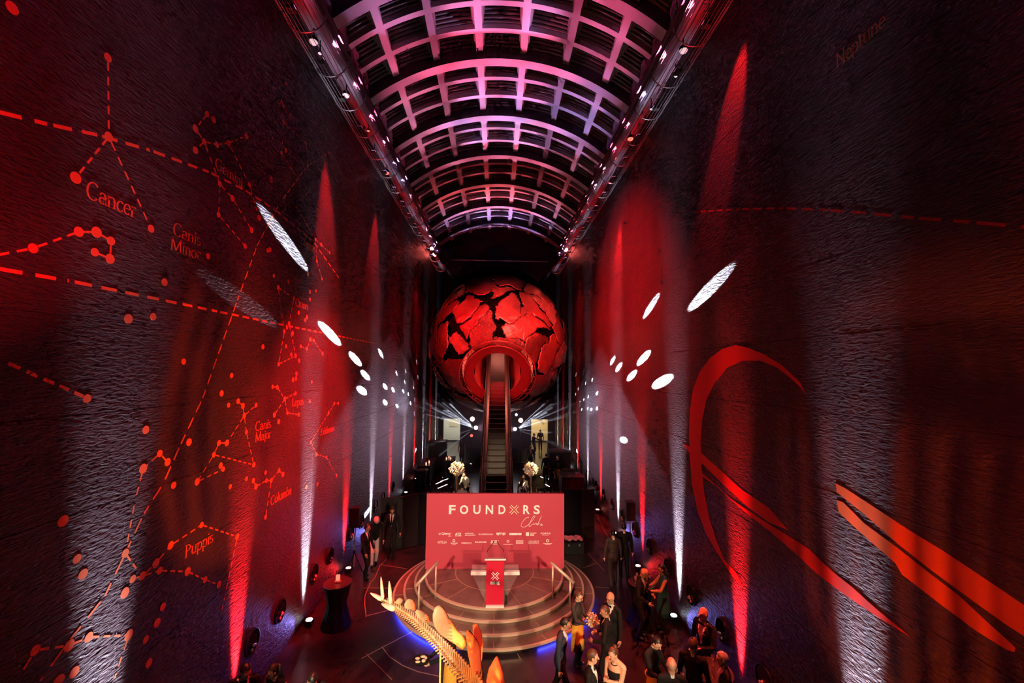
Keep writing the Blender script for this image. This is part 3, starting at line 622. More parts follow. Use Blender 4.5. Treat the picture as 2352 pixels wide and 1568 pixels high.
LIN = mat('pink_lining_panel', (0.75, 0.35, 0.28), 0.6); LIN2 = mat('red_lining_panel', (0.45, 0.03, 0.03), 0.5)
for k in range(16):
    a0 = 2*PI*k/16; MB().lathe([(2.35, 0.0), (2.35, -5.0), (2.2, -5.2)], 3, ringM(3.9), a0+.02, a0+2*PI/16-.02).build('lining_panel', LIN if k % 3 != 1 else LIN2, globe)
MB().lathe([(0.0, -5.4), (2.4, -5.4)], 24, ringM(3.9)).build('lining_end', LIN2, globe)
point('globe_inside_light', GC+AX*2.6+AXU*1.2, 420, (1.0, 0.30, 0.22), 0.2)
spot('globe_key_left', (-4.3, 16.0, 14.4), GC+Vector((-0.5, -4, 0.5)), 19000, 34, RED, 0.6, 0.25)
spot('globe_key_right', (4.3, 15.0, 14.4), GC+Vector((0.9, -4, 0.6)), 19000, 34, (1.0, 0.02, 0.02), 0.6, 0.25)
spot('globe_low_left', (-3.6, 21.5, 2.2), GC+Vector((-1.6, -4.2, -1.8)), 2400, 48, (1.0, 0.02, 0.03), 0.8, 0.2)
spot('globe_low_right', (3.6, 21.5, 2.2), GC+Vector((1.6, -4.2, -1.8)), 2200, 48, (1.0, 0.02, 0.03), 0.8, 0.2)
spot('globe_side_left', (-4.4, 23.5, 12.5), GC+Vector((-3.6, -2.6, 0.6)), 2600, 60, RED, 0.8, 0.2)
spot('globe_side_right', (4.4, 23.5, 12.5), GC+Vector((3.6, -2.6, 0.6)), 2600, 60, RED, 0.8, 0.2)
spot('globe_highlight', (0.9, 3.0, 12.5), GC+Vector((1.7, -4.3, 1.7)), 26000, 16, (1.0, 0.22, 0.18), 0.9, 0.1)

# ------------------------------------------------------------------ escalator
ES = math.tan(R_(30.6)); EY0 = 19.45
def ez(y): return (y-EY0)*ES
esc = empty('escalator', (0, 20.2, 0)); tag(esc, 'long dark escalator climbing into the globe', 'escalator')
STEP = mat('escalator_step', (0.085, 0.07, 0.062), 0.4, 0.6); YEL = mat('step_edge_yellow', (0.6, 0.42, 0.05), 0.5)
m = MB(); run = 0.40; rise = run*ES
sv = [(-.5, 0, -.02), (.5, 0, -.02), (.5, 0.02, rise-.02), (-.5, 0.02, rise-.02), (-.5, run+.02, rise-.02), (.5, run+.02, rise-.02), (-.5, run+.02, -.1), (.5, run+.02, -.1)]
m.add(sv, [(0, 1, 2, 3), (3, 2, 5, 4), (4, 5, 7, 6), (6, 7, 1, 0), (0, 3, 4, 6), (1, 7, 5, 2)])
for q in range(12): m.box((-.46+q*.0836, -.006, rise*.5), (.02, .012, rise*.8))
stm = m.mesh('step', STEP)
ym = MB().box((-.49, 0.2, rise-.015), (.02, .4, .012)).box((.49, 0.2, rise-.015), (.02, .4, .012)).mesh('edge_line', YEL)
y = EY0+0.3
while y < 34.2:
    o = bpy.data.objects.new('step', stm); COL.objects.link(o); o.parent = esc; o.location = (0, y-20.2, ez(y))
    e = bpy.data.objects.new('edge_line', ym); COL.objects.link(e); e.parent = o
    y += run
PANEL = mat('escalator_panel', (0.012, 0.009, 0.008), 0.4, 0.2)
def espath(dz, x, ya=19.0, yb=34.4): return [(x, ya, max(0.05, ez(ya))+dz), (x, 19.6, max(0.05, ez(19.6))+dz), (x, yb, ez(yb)+dz)]
for s in (-1, 1):
    sk = MB()
    P0 = [(19.2, 0.0), (34.4, ez(34.4)-0.9), (34.4, ez(34.4)+0.92), (19.7, 0.92), (19.2, 0.8)]
    sk.prism(P0, lambda a, b: Vector((s*0.62, a, b)), lambda a, b: Vector((s*0.78, a, b))).build('balustrade', PANEL, esc)
    MB().prism([(19.3, 0.05), (34.4, ez(34.4)-.05), (34.4, ez(34.4)+.35), (19.5, .35)], lambda a, b: Vector((s*0.505, a, b)), lambda a, b: Vector((s*0.62, a, b))).build('skirt_panel', mat('skirt_metal', (0.20, 0.16, 0.14), 0.3, 0.8), esc)
    MB().tube(smooth_path([(s*.70, 19.05, 0.25), (s*.70, 18.98, 0.62), (s*.70, 19.2, 0.93), (s*.70, 19.75, 1.03)], 5)+[Vector((s*.70, 34.4, ez(34.4)+1.0))], 0.055, 8).build('handrail', BLACKM, esc, smooth=True)
    MB().prism([(19.6, 0.93), (34.4, ez(34.4)+.93), (34.4, ez(34.4)+.96), (19.6, .96)], lambda a, b: Vector((s*0.60, a, b)), lambda a, b: Vector((s*0.80, a, b))).build('deck_trim', mat('deck_trim_metal', (0.04, 0.025, 0.02), 0.5, 0.3), esc)
MB().prism([(20.2, 0.0), (34.4, ez(34.4)-1.05), (34.4, ez(34.4)-.12), (20.2, 0.02)], lambda a, b: Vector((-.62, a, b)), lambda a, b: Vector((.62, a, b))).build('underside', BLACKM, esc)

# ------------------------------------------------------------------ round stage
SX, SY = -0.015, 13.76
stage = empty('round_stage', (SX, SY, 0)); tag(stage, 'round four-tier bronze stone stage with pale edge trims', 'stage')
for k, r in enumerate((3.06, 2.75, 2.44, 2.13)):
    z = 0.15*k; T = Matrix.Translation((SX, SY, 0))
    rb = r-.03 if k else r-.14
    MB().lathe([(0, z), (rb, z), (rb, z+.099), (r-.03, z+.11), (r-.06, z+.148), (0, z+.148)], 96, T).build('tier', BRONZE, stage)
    MB().lathe([(r-.06, z+.100), (r, z+.100), (r, z+.150), (r-.02, z+.153), (r-.06, z+.153), (r-.06, z+.100)], 96, T).build('nosing', NOSING, stage)
MB().lathe([(2.93, 0.062), (2.96, 0.062), (2.96, 0.09), (2.93, 0.09), (2.93, 0.062)], 96, Matrix.Translation((SX, SY, 0)), R_(192), R_(252)).build('blue_edge_light', emis('blue_led', (0.03, 0.04, 1.0), 60), stage)
MB().lathe([(2.93, 0.062), (2.96, 0.062), (2.96, 0.09), (2.93, 0.09), (2.93, 0.062)], 48, Matrix.Translation((SX, SY, 0)), R_(292), R_(352)).build('blue_edge_light', MATS['blue_led'], stage)
MB().lathe([(1.19, .6), (1.21, .603), (1.23, .6)], 64, Matrix.Translation((SX, SY, 0))).build('inlay_ring', INLAY, stage)
for a in (205, 232, 262, 290, 318, 340):
    c, sn = math.cos(R_(a)), math.sin(R_(a))
    MB().bar((SX+1.22*c, SY+1.22*sn, .6), (SX+2.07*c, SY+2.07*sn, .6), .022, .006, (0, 0, 1)).build('inlay_strip', INLAY, stage)
for k, r in enumerate((2.75, 2.44, 2.13)):
    for a in (190, 212, 248, 270, 296, 325, 350):
        c, sn = math.cos(R_(a)), math.sin(R_(a)); MB().bar((SX+r*c, SY+r*sn, .15*(k+1)), (SX+(r+.25)*c, SY+(r+.25)*sn, .15*(k+1)), .016, .006, (0, 0, 1)).build('inlay_strip', INLAY, stage)
RAILM = mat('satin_bronze_rail', (0.72, 0.50, 0.38), 0.38, 0.5)
for nm, b1, b2 in (('left', (1000, 1373), (961, 1416)), ('right', (1269.5, 1373), (1309.5, 1408))):
    p1 = onz(*b1, .45); p2 = onz(*b2, .15); t1 = p1+Vector((0, 0, .93)); t2 = p2+Vector((0, 0, .90)); d = (t2-t1)
    hr = empty('stair_handrail', p1); tag(hr, 'slanting bronze handrail on two posts at the %s of the stage steps' % nm, 'handrail', 'stage handrails')
    for p, t in ((p1, t1), (p2, t2)): MB().tube([p, t], .027, 10).build('post', RAILM, hr, smooth=True)
    MB().tube([t1-d*.12, t2+d*.22], .042, 12).build('rail', RAILM, hr, smooth=True)

# ------------------------------------------------------------------ banner
BY = 13.9; BX0, BX1, BZ0, BZ1 = -2.19, 2.18, 0.602, 2.9
ban = empty('backdrop_banner', (0, BY, BZ0)); tag(ban, 'wide crimson sponsor backdrop board standing on the round stage', 'backdrop')
MB().box(((BX0+BX1)/2, BY+.06, (BZ0+BZ1)/2), (BX1-BX0, .12, BZ1-BZ0)).build('board', BANNERM, ban)
for x in (-1.6, 1.6): MB().bar((x, BY+.12, 2.2), (x, BY+.95, .615), .05, .05).build('brace', BLACKM, ban)
def bpt(px, py): return ony(px, py, BY)
def put_text(body, px0, px1, pyb, pyt, material=WHITEP, parent=ban, offset=0.0, name='lettering'):
    a = bpt(px0, pyb); b = bpt(px1, pyb); h = bpt(px0, pyt).z-a.z
    vs, fs = text_mb(body, 1.0, None, offset); 
    if not vs: return
    x1 = max(v.x for v in vs); z0 = min(v.z for v in vs); z1 = max(v.z for v in vs)
    m = MB(); w = b.x-a.x
    m.add([Vector((a.x+v.x/x1*w, BY-.004, a.z+(v.z-z0)/(z1-z0)*h)) for v in vs], fs); return m.build(name, material, parent)
for ch, x0, x1 in (('F', 1031, 1046), ('O', 1056, 1075.5), ('U', 1087, 1103.5), ('N', 1115.5, 1132.5), ('D', 1145, 1161), ('R', 1201.5, 1217), ('S', 1225.5, 1240)):
    put_text(ch, x0, x1, 1180.3, 1159.6, offset=0.028, name='letter_'+ch.lower())
def emblem(cx, cy, sz, plane, mate, parent):
    """woven X of four chevrons"""
    for k in range(4):
        a = PI/2*k; c, s = math.cos(a), math.sin(a); m = MB()
        for q in (-1, 1):
            u = [(q*.0, .17), (q*.60, .77), (q*.60, .97), (q*.0, .37)]
            u = [(x, y) for x, y in u] if q > 0 else [(x, y) for x, y in u][::-1]
            m.prism([(cx+sz*(x*c-y*s), cy+sz*(x*s+y*c)) for x, y in u], lambda a_, b_: plane(a_, b_, .004), lambda a_, b_: plane(a_, b_, 0))
        m.build('emblem_chevron', mate, parent)
e0 = bpt(1181, 1170.2); emblem(e0.x, e0.z, .165, lambda a, b, d: Vector((a, BY-d, b)), CREAMP, ban)
# the handwritten word under it
def stroke(pts, r, parent, name='script_stroke'):
    P = [bpt(x, y)+Vector((0, -.003, 0)) for x, y in pts]; MB().tube(smooth_path(P, 6), r, 5).build(name, WHITEP, parent)
stroke([(1214, 1189), (1213, 1187), (1207, 1190), (1199, 1200), (1197, 1207), (1201, 1210), (1209, 1208), (1219, 1199), (1228, 1187), (1227, 1184), (1222, 1190), (1216, 1203), (1215, 1208), (1218, 1208), (1223, 1203)], .006, ban)
stroke([(1223, 1203), (1225, 1203), (1227, 1202), (1226, 1204), (1229, 1203), (1232, 1201), (1232, 1204), (1236, 1201), (1244, 1184)], .006, ban)
stroke([(1236, 1201), (1234, 1205), (1237, 1204), (1239, 1201), (1236, 1201)], .006, ban)
a = bpt(1243.5, 1205); MB().lathe([(.020, 0), (.034, 0)], 16, Matrix.Translation(a+Vector((0, -.004, 0))) @ Matrix.Rotation(PI/2, 4, 'X')).build('mark_ring', WHITEP, ban)
for body, x0, x1, yb, yt, of in (('Cyberzy', 1014, 1035, 1229, 1222, .02), ('ATZ', 1045, 1059.5, 1229.5, 1223, .05), ('HAROLD', 1068, 1088, 1225.8, 1223, .01), ('BENJAMIN', 1068, 1092, 1230.5, 1227.2, .02), ('INTERPOLITAN', 1104, 1131.5, 1228.3, 1225, .01), ('syrup', 1140, 1161, 1229.5, 1222.5, .03),
        ('FORTIS', 1242, 1264.5, 1226.3, 1222.6, .02), ('ASTELLA', 1005, 1026, 1247.5, 1242, 0), ('FABRICO', 1060, 1083, 1248.5, 1244.5, .01), ('KUDOS', 1091, 1117, 1246, 1243, .05), ('ENERGY', 1127, 1143, 1247.4, 1244.2, .04), ('STUDIO', 1185, 1202, 1243.5, 1240.3, .04), ('LUXURIST', 1213, 1238.5, 1246.5, 1241, 0)):
    put_text(body, x0, x1, yb, yt, offset=of, name='sponsor_name')
def mark(x0, x1, y0, y1, mate=WHITEP, name='sponsor_mark'):
    a = bpt(x0, y0); b = bpt(x1, y1); MB().box(((a.x+b.x)/2, BY-.002, (a.z+b.z)/2), (abs(b.x-a.x), .004, abs(a.z-b.z))).build(name, mate, ban)
mark(1170, 1198, 1223.6, 1228.4); mark(1208, 1215, 1222, 1230)
for x0, x1, y0, y1 in ((1029, 1036.5, 1230.2, 1231.2), (1045, 1060, 1230.3, 1231), (1217, 1232, 1222.8, 1225), (1217, 1227, 1226.5, 1230), (1245, 1261, 1228, 1229), (1035, 1051, 1246, 1248), (1038, 1047, 1250, 1251), (1128, 1145, 1240.4, 1243.4), (1129, 1142.5, 1249.5, 1250.5), (1156, 1178, 1249, 1250.4), (1185, 1202, 1245, 1248), (1213, 1238, 1247.5, 1248), (1248, 1268, 1247, 1248.6), (1252, 1264, 1249.5, 1250.6)):
    mark(x0, x1, y0, y1, mat('faded_print', (0.82, 0.55, 0.52), .6))
for cx, cy, r in ((1009.8, 1225.4, .03), (1101, 1226.5, .022), (1042.5, 1241, .042), (1166.5, 1242.5, .04), (1257.5, 1241.5, .046)):
    p = bpt(cx, cy); MB().lathe([(r*.6, 0), (r, 0)], 16, Matrix.Translation(p+Vector((0, -.004, 0))) @ Matrix.Rotation(PI/2, 4, 'X')).build('sponsor_ring', WHITEP, ban)

# ------------------------------------------------------------------ lectern with microphones
lp = onz(1136.5, 1389, .6); LX, LY = lp.x, lp.y+.05
lec = empty('acrylic_lectern', (LX, LY, .6)); tag(lec, 'clear acrylic lectern with a crimson front panel and white emblem', 'lectern')
ACR = mat('clear_acrylic', (0.95, 0.88, 0.85), 0.06, 0, 0.3, alpha=0.05); ACE = mat('acrylic_edge', (0.92, 0.80, 0.74), 0.25)
CRIM = mat('crimson_panel', (0.55, 0.006, 0.035), 0.45)
MB().box((LX, LY-.11, .6+.60), (.47, .03, 1.10)).build('front_panel', CRIM, lec)
MB().prism([(-.24, .04), (.24, .04), (.62, .78), (.62, 1.02), (-.62, 1.02), (-.62, .78)], lambda a, b: Vector((LX+a, LY-.02, .6+b)), lambda a, b: Vector((LX+a, LY, .6+b))).build('wing_sheet', ACR, lec)
MB().box((LX, LY-.03, .6+.82), (1.30, .10, .085)).build('shelf', ACE, lec)
MB().box((LX, LY+.03, .6+1.15), (.56, .24, .03), M=Matrix.Rotation(R_(-14), 3, 'X')).build('reading_desk', ACE, lec)
MB().box((LX, LY+.02, .62), (.48, .42, .035)).build('base_plate', ACE, lec)
emblem(LX, .6+.78, .115, lambda a, b, d: Vector((a, LY-.126-d, b)), WHITEP, lec)
vs, fs = text_mb('FOUNDXRS', .052, .24, .02)
MB().add([Vector((LX-.12+v.x, LY-.128, .6+.585+v.z)) for v in vs], fs).build('lettering', WHITEP, lec)
MB().box((LX+.09, LY-.127, .6+.555), (.06, .004, .014)).build('small_mark', WHITEP, lec)
for s in (-1, 1):
    mic = empty('gooseneck_microphone', (LX+s*.22, LY+.08, 1.80)); tag(mic, 'gooseneck microphone on the %s of the lectern desk' % ('left' if s < 0 else 'right'), 'microphone', 'lectern microphones')
    MB().tube([(LX+s*.22, LY+.05, 1.75), (LX+s*.225, LY+.05, 1.92)], .011, 7).build('stem', STEEL, mic)
    MB().tube(smooth_path([(LX+s*.225, LY+.05, 1.92), (LX+s*.20, LY+.05, 1.99), (LX+s*.10, LY+.06, 2.10), (LX+s*.06, LY+.06, 2.17)], 5), .008, 6).build('gooseneck', BLACKM, mic)
    MB().ell((LX+s*.053, LY+.06, 2.19), (.017, .017, .032), 8, 6).build('capsule', BLACKM, mic, smooth=True)
MB().box((LX+.30, LY+.02, .72), (.05, .10, .24)).build('cable_box', BLACKM, lec)

# ------------------------------------------------------------------ black flats, speakers, cocktail tables
def flat(a, b, h, label, material):
    A_ = onz(*a); B_ = onz(*b); o = empty('black_flat', (A_+B_)/2); tag(o, label, 'screen', 'black flats beside the stage')
    d = (B_-A_); n = Vector((-d.y, d.x, 0)).normalized()
    MB().bar(A_+Vector((0, 0, h/2)), B_+Vector((0, 0, h/2)), .05, h, (0, 0, 1)).build('panel', material, o)
    for t in (.12, .88):
        p = A_+d*t+n*.06; MB().bar(p+Vector((0, 0, .02)), p+n*.28+Vector((0, 0, .02)), .06, .04, (0, 0, 1)).build('foot', BLACKM, o)
DK = mat('charcoal_board', (0.022, 0.016, 0.014), 0.8); OLV = mat('olive_black_board', (0.035, 0.028, 0.018), 0.8)
flat((872, 1264), (905, 1262), 1.95, 'charcoal upright board left of the stage, outer one', DK)
flat((909, 1261), (958, 1251), 1.95, 'charcoal upright board left of the stage, inner one', DK)
flat((960, 1250), (982, 1252), 1.95, 'narrow black board close behind the left end of the backdrop', BLACKC)
flat((1293, 1236), (1336, 1236), 1.98, 'black upright board right of the stage, inner one', BLACKC)
flat((1337, 1234), (1365, 1234), 1.95, 'olive-black upright board right of the stage, outer one', OLV)
def speaker(base, label, slabel):
    p = onz(*base); s = empty('speaker_stand', p); tag(s, slabel, 'speaker stand', 'speaker stands')
    MB().tube([p+Vector((0, 0, .25)), p+Vector((0, 0, 1.55))], .02, 8).build('pole', STEEL, s)
    for k in range(3):
        a = 2*PI*k/3+.4; e = p+Vector((.28*math.cos(a), .28*math.sin(a), .015))
        MB().tube([p+Vector((0, 0, .72)), e], .014, 6).build('leg', BLACKM, s); MB().tube([p+Vector((0, 0, .3)), p*.0+(p+Vector((0, 0, .72)))*.45+e*.55], .008, 5).build('brace', BLACKM, s)
    MB().lathe([(.03, .66), (.04, .68), (.04, .76), (.03, .78)], 10, Matrix.Translation(p)).build('collar', BLACKM, s)
    b = empty('loudspeaker', p+Vector((0, 0, 1.55))); tag(b, label, 'loudspeaker', 'loudspeakers on stands')
    MB().prism([(-.16, -.15), (.16, -.15), (.11, .17), (-.11, .17)], lambda x, y: p+Vector((x, y, 1.55)), lambda x, y: p+Vector((x, y, 2.18))).build('cabinet', BLACKM, b)
    MB().box(p+Vector((0, -.155, 1.86)), (.27, .012, .54)).build('grille', BLACKC, b)
speaker((812, 1318), 'black loudspeaker on a tripod stand left of the stage', 'black tripod stand under the left loudspeaker')
speaker((1448, 1296), 'red-lit loudspeaker on a tripod stand right of the stage', 'black tripod stand under the right loudspeaker')
def cocktail(p, label, h=1.1, r=.36):
    p = Vector(p); t = empty('cocktail_table', p); tag(t, label, 'table', 'black-clothed cocktail tables')
    n = 40; prof = [(r, h), (r*.98, h-.03), (r*.62, h*.52), (r*.98, .01)]; vs = []; m = MB()
    for k in range(n):
        a = 2*PI*k/n
        for j, (q, z) in enumerate(prof):
            rr = q*(1+(.0, .0, .10, .09)[j]*math.cos(9*a)); vs.append(p+Vector((rr*math.cos(a), rr*math.sin(a), z)))
    m.add(vs, [(k*4+j, ((k+1) % n)*4+j, ((k+1) % n)*4+j+1, k*4+j+1) for k in range(n) for j in range(3)]); m.build('cloth_skirt', BLACKC, t, smooth=True)
    MB().lathe([(0, h+.012), (r, h+.012), (r+.008, h), (r, h-.015), (0, h-.015)], 32, Matrix.Translation(p)).build('table_top', mat('table_top_black', (.05, .03, .03), .4), t)
    return t
GLASS = mat('stemware_glass', (0.75, 0.62, 0.62), 0.08, 0, 0.6, alpha=0.45)
def glass(p, label, h=.19):
    p = Vector(p); g = empty('wine_glass', p); tag(g, label, 'glass', 'glasses on the tables and trays')
    MB().lathe([(.001, .004), (.032, .003), (.005, .01), (.005, h*.45), (.028, h*.6), (.034, h*.78), (.027, h)], 12, Matrix.Translation(p)).build('goblet', GLASS, g, smooth=True)
pt = onz(772, 1436); cocktail((pt.x, pt.y, 0), 'tall cocktail table in a black cloth by the left wall near the camera')
TL = Vector((pt.x, pt.y, 1.112)); lamp = empty('table_lantern', TL); tag(lamp, 'small red-lit lantern on the left black cocktail table', 'lantern')
MB().box(TL+Vector((0, 0, .015)), (.16, .12, .03)).build('base', mat('lantern_copper', (.6, .25, .2), .4, .5), lamp); MB().box(TL+Vector((0, 0, .12)), (.09, .07, .13)).build('body', emis('lantern_glow', (1, .25, .15), 1.2), lamp)
for d in (-.035, .035): MB().box(TL+Vector((d, 0, .24)), (.008, .008, .13)).build('handle_rod', STEEL, lamp)
T2 = Vector((4.0, 11.95, 0)); cocktail(T2, 'black-clothed cocktail table crowded with glasses beside the bald guest')
T3 = Vector((4.15, 8.5, 0)); cocktail(T3, 'black-clothed cocktail table with glasses nearest the right wall and camera', r=.42)
WORDS = ['front left', 'front right', 'back left', 'back right', 'middle', 'outer', 'inner']
for i, (dx, dy) in enumerate(((-.2, -.1), (-.05, -.2), (.1, -.12), (-.1, .08), (.12, .1), (.22, -.02), (.0, -.02))): glass(T2+Vector((dx, dy, 1.113)), 'wine glass at the %s of the table by the bald guest' % WORDS[i])
for i, (dx, dy) in enumerate(((-.22, -.12), (-.05, -.22), (.12, -.15), (-.1, .05), (.12, .1))): glass(T3+Vector((dx, dy, 1.113)), 'wine glass at the %s of the table nearest the right wall' % WORDS[i], .22)
for i, (x, y, l) in enumerate(((966, 1122, 'far cocktail table with a red-lit top by the left wall'), (1306, 1122, 'far cocktail table with a red-lit top by the right wall'), (1336, 1132, 'second far cocktail table with a red-lit top close to the right wall'))):
    p = onz(x, y); cocktail((max(-4.5, min(4.4, p.x)), p.y, 0), l, 1.08, .40)
ec = onz(1316, 1268); cs = empty('equipment_case', ec); tag(cs, 'black equipment case behind the right end of the backdrop', 'case')
MB().box(ec+Vector((0, 0, .22)), (.75, .5, .42)).build('case_body', BLACKM, cs); MB().box(ec+Vector((0, 0, .44)), (.77, .52, .04)).build('case_lid', BLACKM, cs)
for q in (-.2, .2): MB().box(ec+Vector((q, -.26, .36)), (.06, .02, .08)).build('latch', STEEL, cs)
cl = MB(); n_ = 14
cl.add([ec+Vector((-.34+.68*i/n_, -.22+.44*j/n_, .478+.05*noise.noise(Vector((i*.55, j*.4, 1)))+.045+.03*math.sin(i*1.3+j*.5))) for i in range(n_+1) for j in range(n_+1)], [(i*(n_+1)+j, (i+1)*(n_+1)+j, (i+1)*(n_+1)+j+1, i*(n_+1)+j+1) for i in range(n_) for j in range(n_)])
co = cl.build('crumpled_cloth', mat('rose_cloth', (.65, .22, .22), .7), at=ec+Vector((0, 0, .47)), smooth=True); co.modifiers.new('thickness', 'SOLIDIFY').thickness = .012; tag(co, 'crumpled rose cloth lying on the black equipment case', 'cloth')
# ------------------------------------------------------------------ bars behind the backdrop
BOT = [mat('bottle_dark', (.01, .02, .01), .15), mat('bottle_clear', (.6, .6, .55), .12, alpha=.6), mat('bottle_amber', (.25, .10, .02), .15)]
FLW = [mat('blush_petal', (.72, .42, .36), .7), mat('peach_petal', (.78, .46, .28), .7), mat('ivory_petal', (.75, .62, .52), .7)]
def bottle(p, kind, label):
    p = Vector(p); b = empty('bottle', p); tag(b, label, 'bottle', 'bottles on the bars')
    MB().lathe([(0, 0), (.038, 0), (.04, .02), (.04, .19), (.015, .25), (.014, .31), (0, .31)], 12, Matrix.Translation(p)).build('glass_body', BOT[kind], b, smooth=True)
    MB().lathe([(.0, .30), (.016, .30), (.016, .335), (0, .335)], 10, Matrix.Translation(p)).build('cap', STEEL, b)
for s, side in ((-1, 'left'), (1, 'right')):
    bt = empty('bar_table', (s*2.2, 20.6, 0)); tag(bt, 'black-clothed bar table behind the backdrop, %s of the escalator' % side, 'bar table', 'bar tables')
    MB().box((s*2.2, 20.6, .5), (2.1, .66, .99)).build('cloth_skirt', BLACKC, bt); MB().box((s*2.2, 20.6, 1.01), (2.2, .76, .04)).build('table_top', mat('bar_top', (.06, .035, .03), .3), bt)
    for i in range(6): bottle((s*2.2+(-.85, -.55, -.3, .1, .45, .8)[i], 20.46+.06*(i % 2), 1.032), i % 3, '%s bottle on the %s bar, %s in the row' % (('dark', 'clear', 'amber')[i % 3], side, ORD[i]))
    for i in range(5): glass((s*2.2+(-.7, -.15, .25, .6, .95)[i], 20.32, 1.032), 'glass on the front of the %s bar, %s in the row' % (side, ORD[i]))
    fc = onz(1051, 1069, 2.2) if s < 0 else onz(1216, 1064, 2.2); fx, fy = fc.x, 20.80
    va = empty('flower_vase', (fx, fy, 1.032)); tag(va, 'tall vase with a ball of blush flowers on the %s bar' % side, 'flower arrangement', 'flower arrangements')
    MB().lathe([(0, 0), (.10, 0), (.05, .06), (.04, .5), (.08, .82), (.06, .84), (0, .8)], 18, Matrix.Translation((fx, fy, 1.032))).build('vase', mat('smoked_vase', (.35, .16, .12), .2), va, smooth=True)
    for k in range(34):
        zz = 1-2*(k+.5)/34; ph = k*2.4; q = math.sqrt(1-zz*zz); rr = .30*(.9+.2*random.random())
        c = Vector((fx+rr*q*math.cos(ph), fy+rr*q*math.sin(ph), 2.14+rr*.9*zz)); m = MB()
        for j in range(5):
            a = 2*PI*j/5; m.ell(c+Vector((.045*math.cos(a), .03*math.sin(a*2), .045*math.sin(a))), (.05, .045, .035), 6, 4, Matrix.Rotation(a, 3, 'Y'))
        m.build('blossom', FLW[k % 3], va, smooth=True)
    spot('bar_down_light', (s*2.7, 18.6, 5.0), (s*1.7, 21.8, 1.4), 3600, 20, (1.0, .74, .42), .5)
# dark stepped counters along the walls further back
def counter(x0, x1, y0, y1, h, label, top=None):
    o = empty('black_counter', ((x0+x1)/2, (y0+y1)/2, 0)); tag(o, label, 'counter', 'black counters at the far end')
    MB().box(((x0+x1)/2, (y0+y1)/2, h/2-.02), (x1-x0-.06, y1-y0-.06, h-.04)).build('body', BLACKC, o); MB().box(((x0+x1)/2, (y0+y1)/2, h), (x1-x0, y1-y0, .05)).build('top', mat('counter_top', (.03, .02, .02), .3), o)
    for t in (.33, .67): MB().box((x0+(x1-x0)*t, y0+.015, h*.48), (.02, .05, h*.9)).build('panel_seam', BLACKM, o)
counter(-4.6, -3.4, 29.2, 30.2, 2.0, 'tall black counter in front of the left doorway')
counter(-4.7, -3.9, 25.8, 28.2, 1.15, 'low black counter along the left wall')
counter(3.3, 4.7, 27.2, 28.4, 1.75, 'tall black counter in front of the right doorway')
counter(3.4, 4.6, 22.6, 23.8, 1.3, 'low black counter along the right wall, near')
counter(-3.4, -2.7, 27.6, 29.0, 1.1, 'small black counter with glowing candles left of the escalator')
CN = emis('candle_glow', (1, .42, .28), 7)
for i, (x, y, z) in enumerate(((-3.2, 27.9, 1.127), (-2.95, 28.0, 1.127), (-3.1, 28.4, 1.127), (-4.2, 26.1, 1.177), (-4.1, 26.6, 1.177))):
    c = empty('candle_glass', (x, y, z)); tag(c, 'glowing candle glass on a far left counter, %s' % ORD[i], 'candle', 'candles on the far counters')
    MB().lathe([(0, 0), (.045, 0), (.055, .16), (.048, .16), (.04, .02)], 10, Matrix.Translation((x, y, z))).build('glass', GLASS, c); MB().lathe([(0, .01), (.03, .01), (.03, .09), (.004, .1), (.002, .14)], 8, Matrix.Translation((x, y, z))).build('wax', CN, c)
LS = emis('floor_strip_white', (.9, .9, 1), 4)  # white emissive bars flush with the far floor
for i, (a, b) in enumerate((((976, 1117), (988, 1112)), ((1001, 1111), (1015, 1105)), ((1012, 1105), (1029, 1099)), ((1017, 1096), (1029, 1092)), ((1025, 1088), (1038, 1084)), ((1006, 1121), (1027, 1112)), ((1077, 1063), (1083, 1065)), ((1253, 1112), (1262, 1117)), ((1290, 1124), (1302, 1129)), ((1241, 1094), (1248, 1097)), ((1256, 1098), (1263, 1101)))):
    A_ = onz(*a, .004); B_ = onz(*b, .004); o = empty('floor_glow_strip', A_); tag(o, 'thin white glowing strip in the far floor, %s of them' % (ORD[i] if i < 11 else 'last'), 'floor light', 'glowing strips in the floor')
    MB().bar(A_, B_, .05, .006, (0, 0, 1)).build('strip_bar', LS, o)
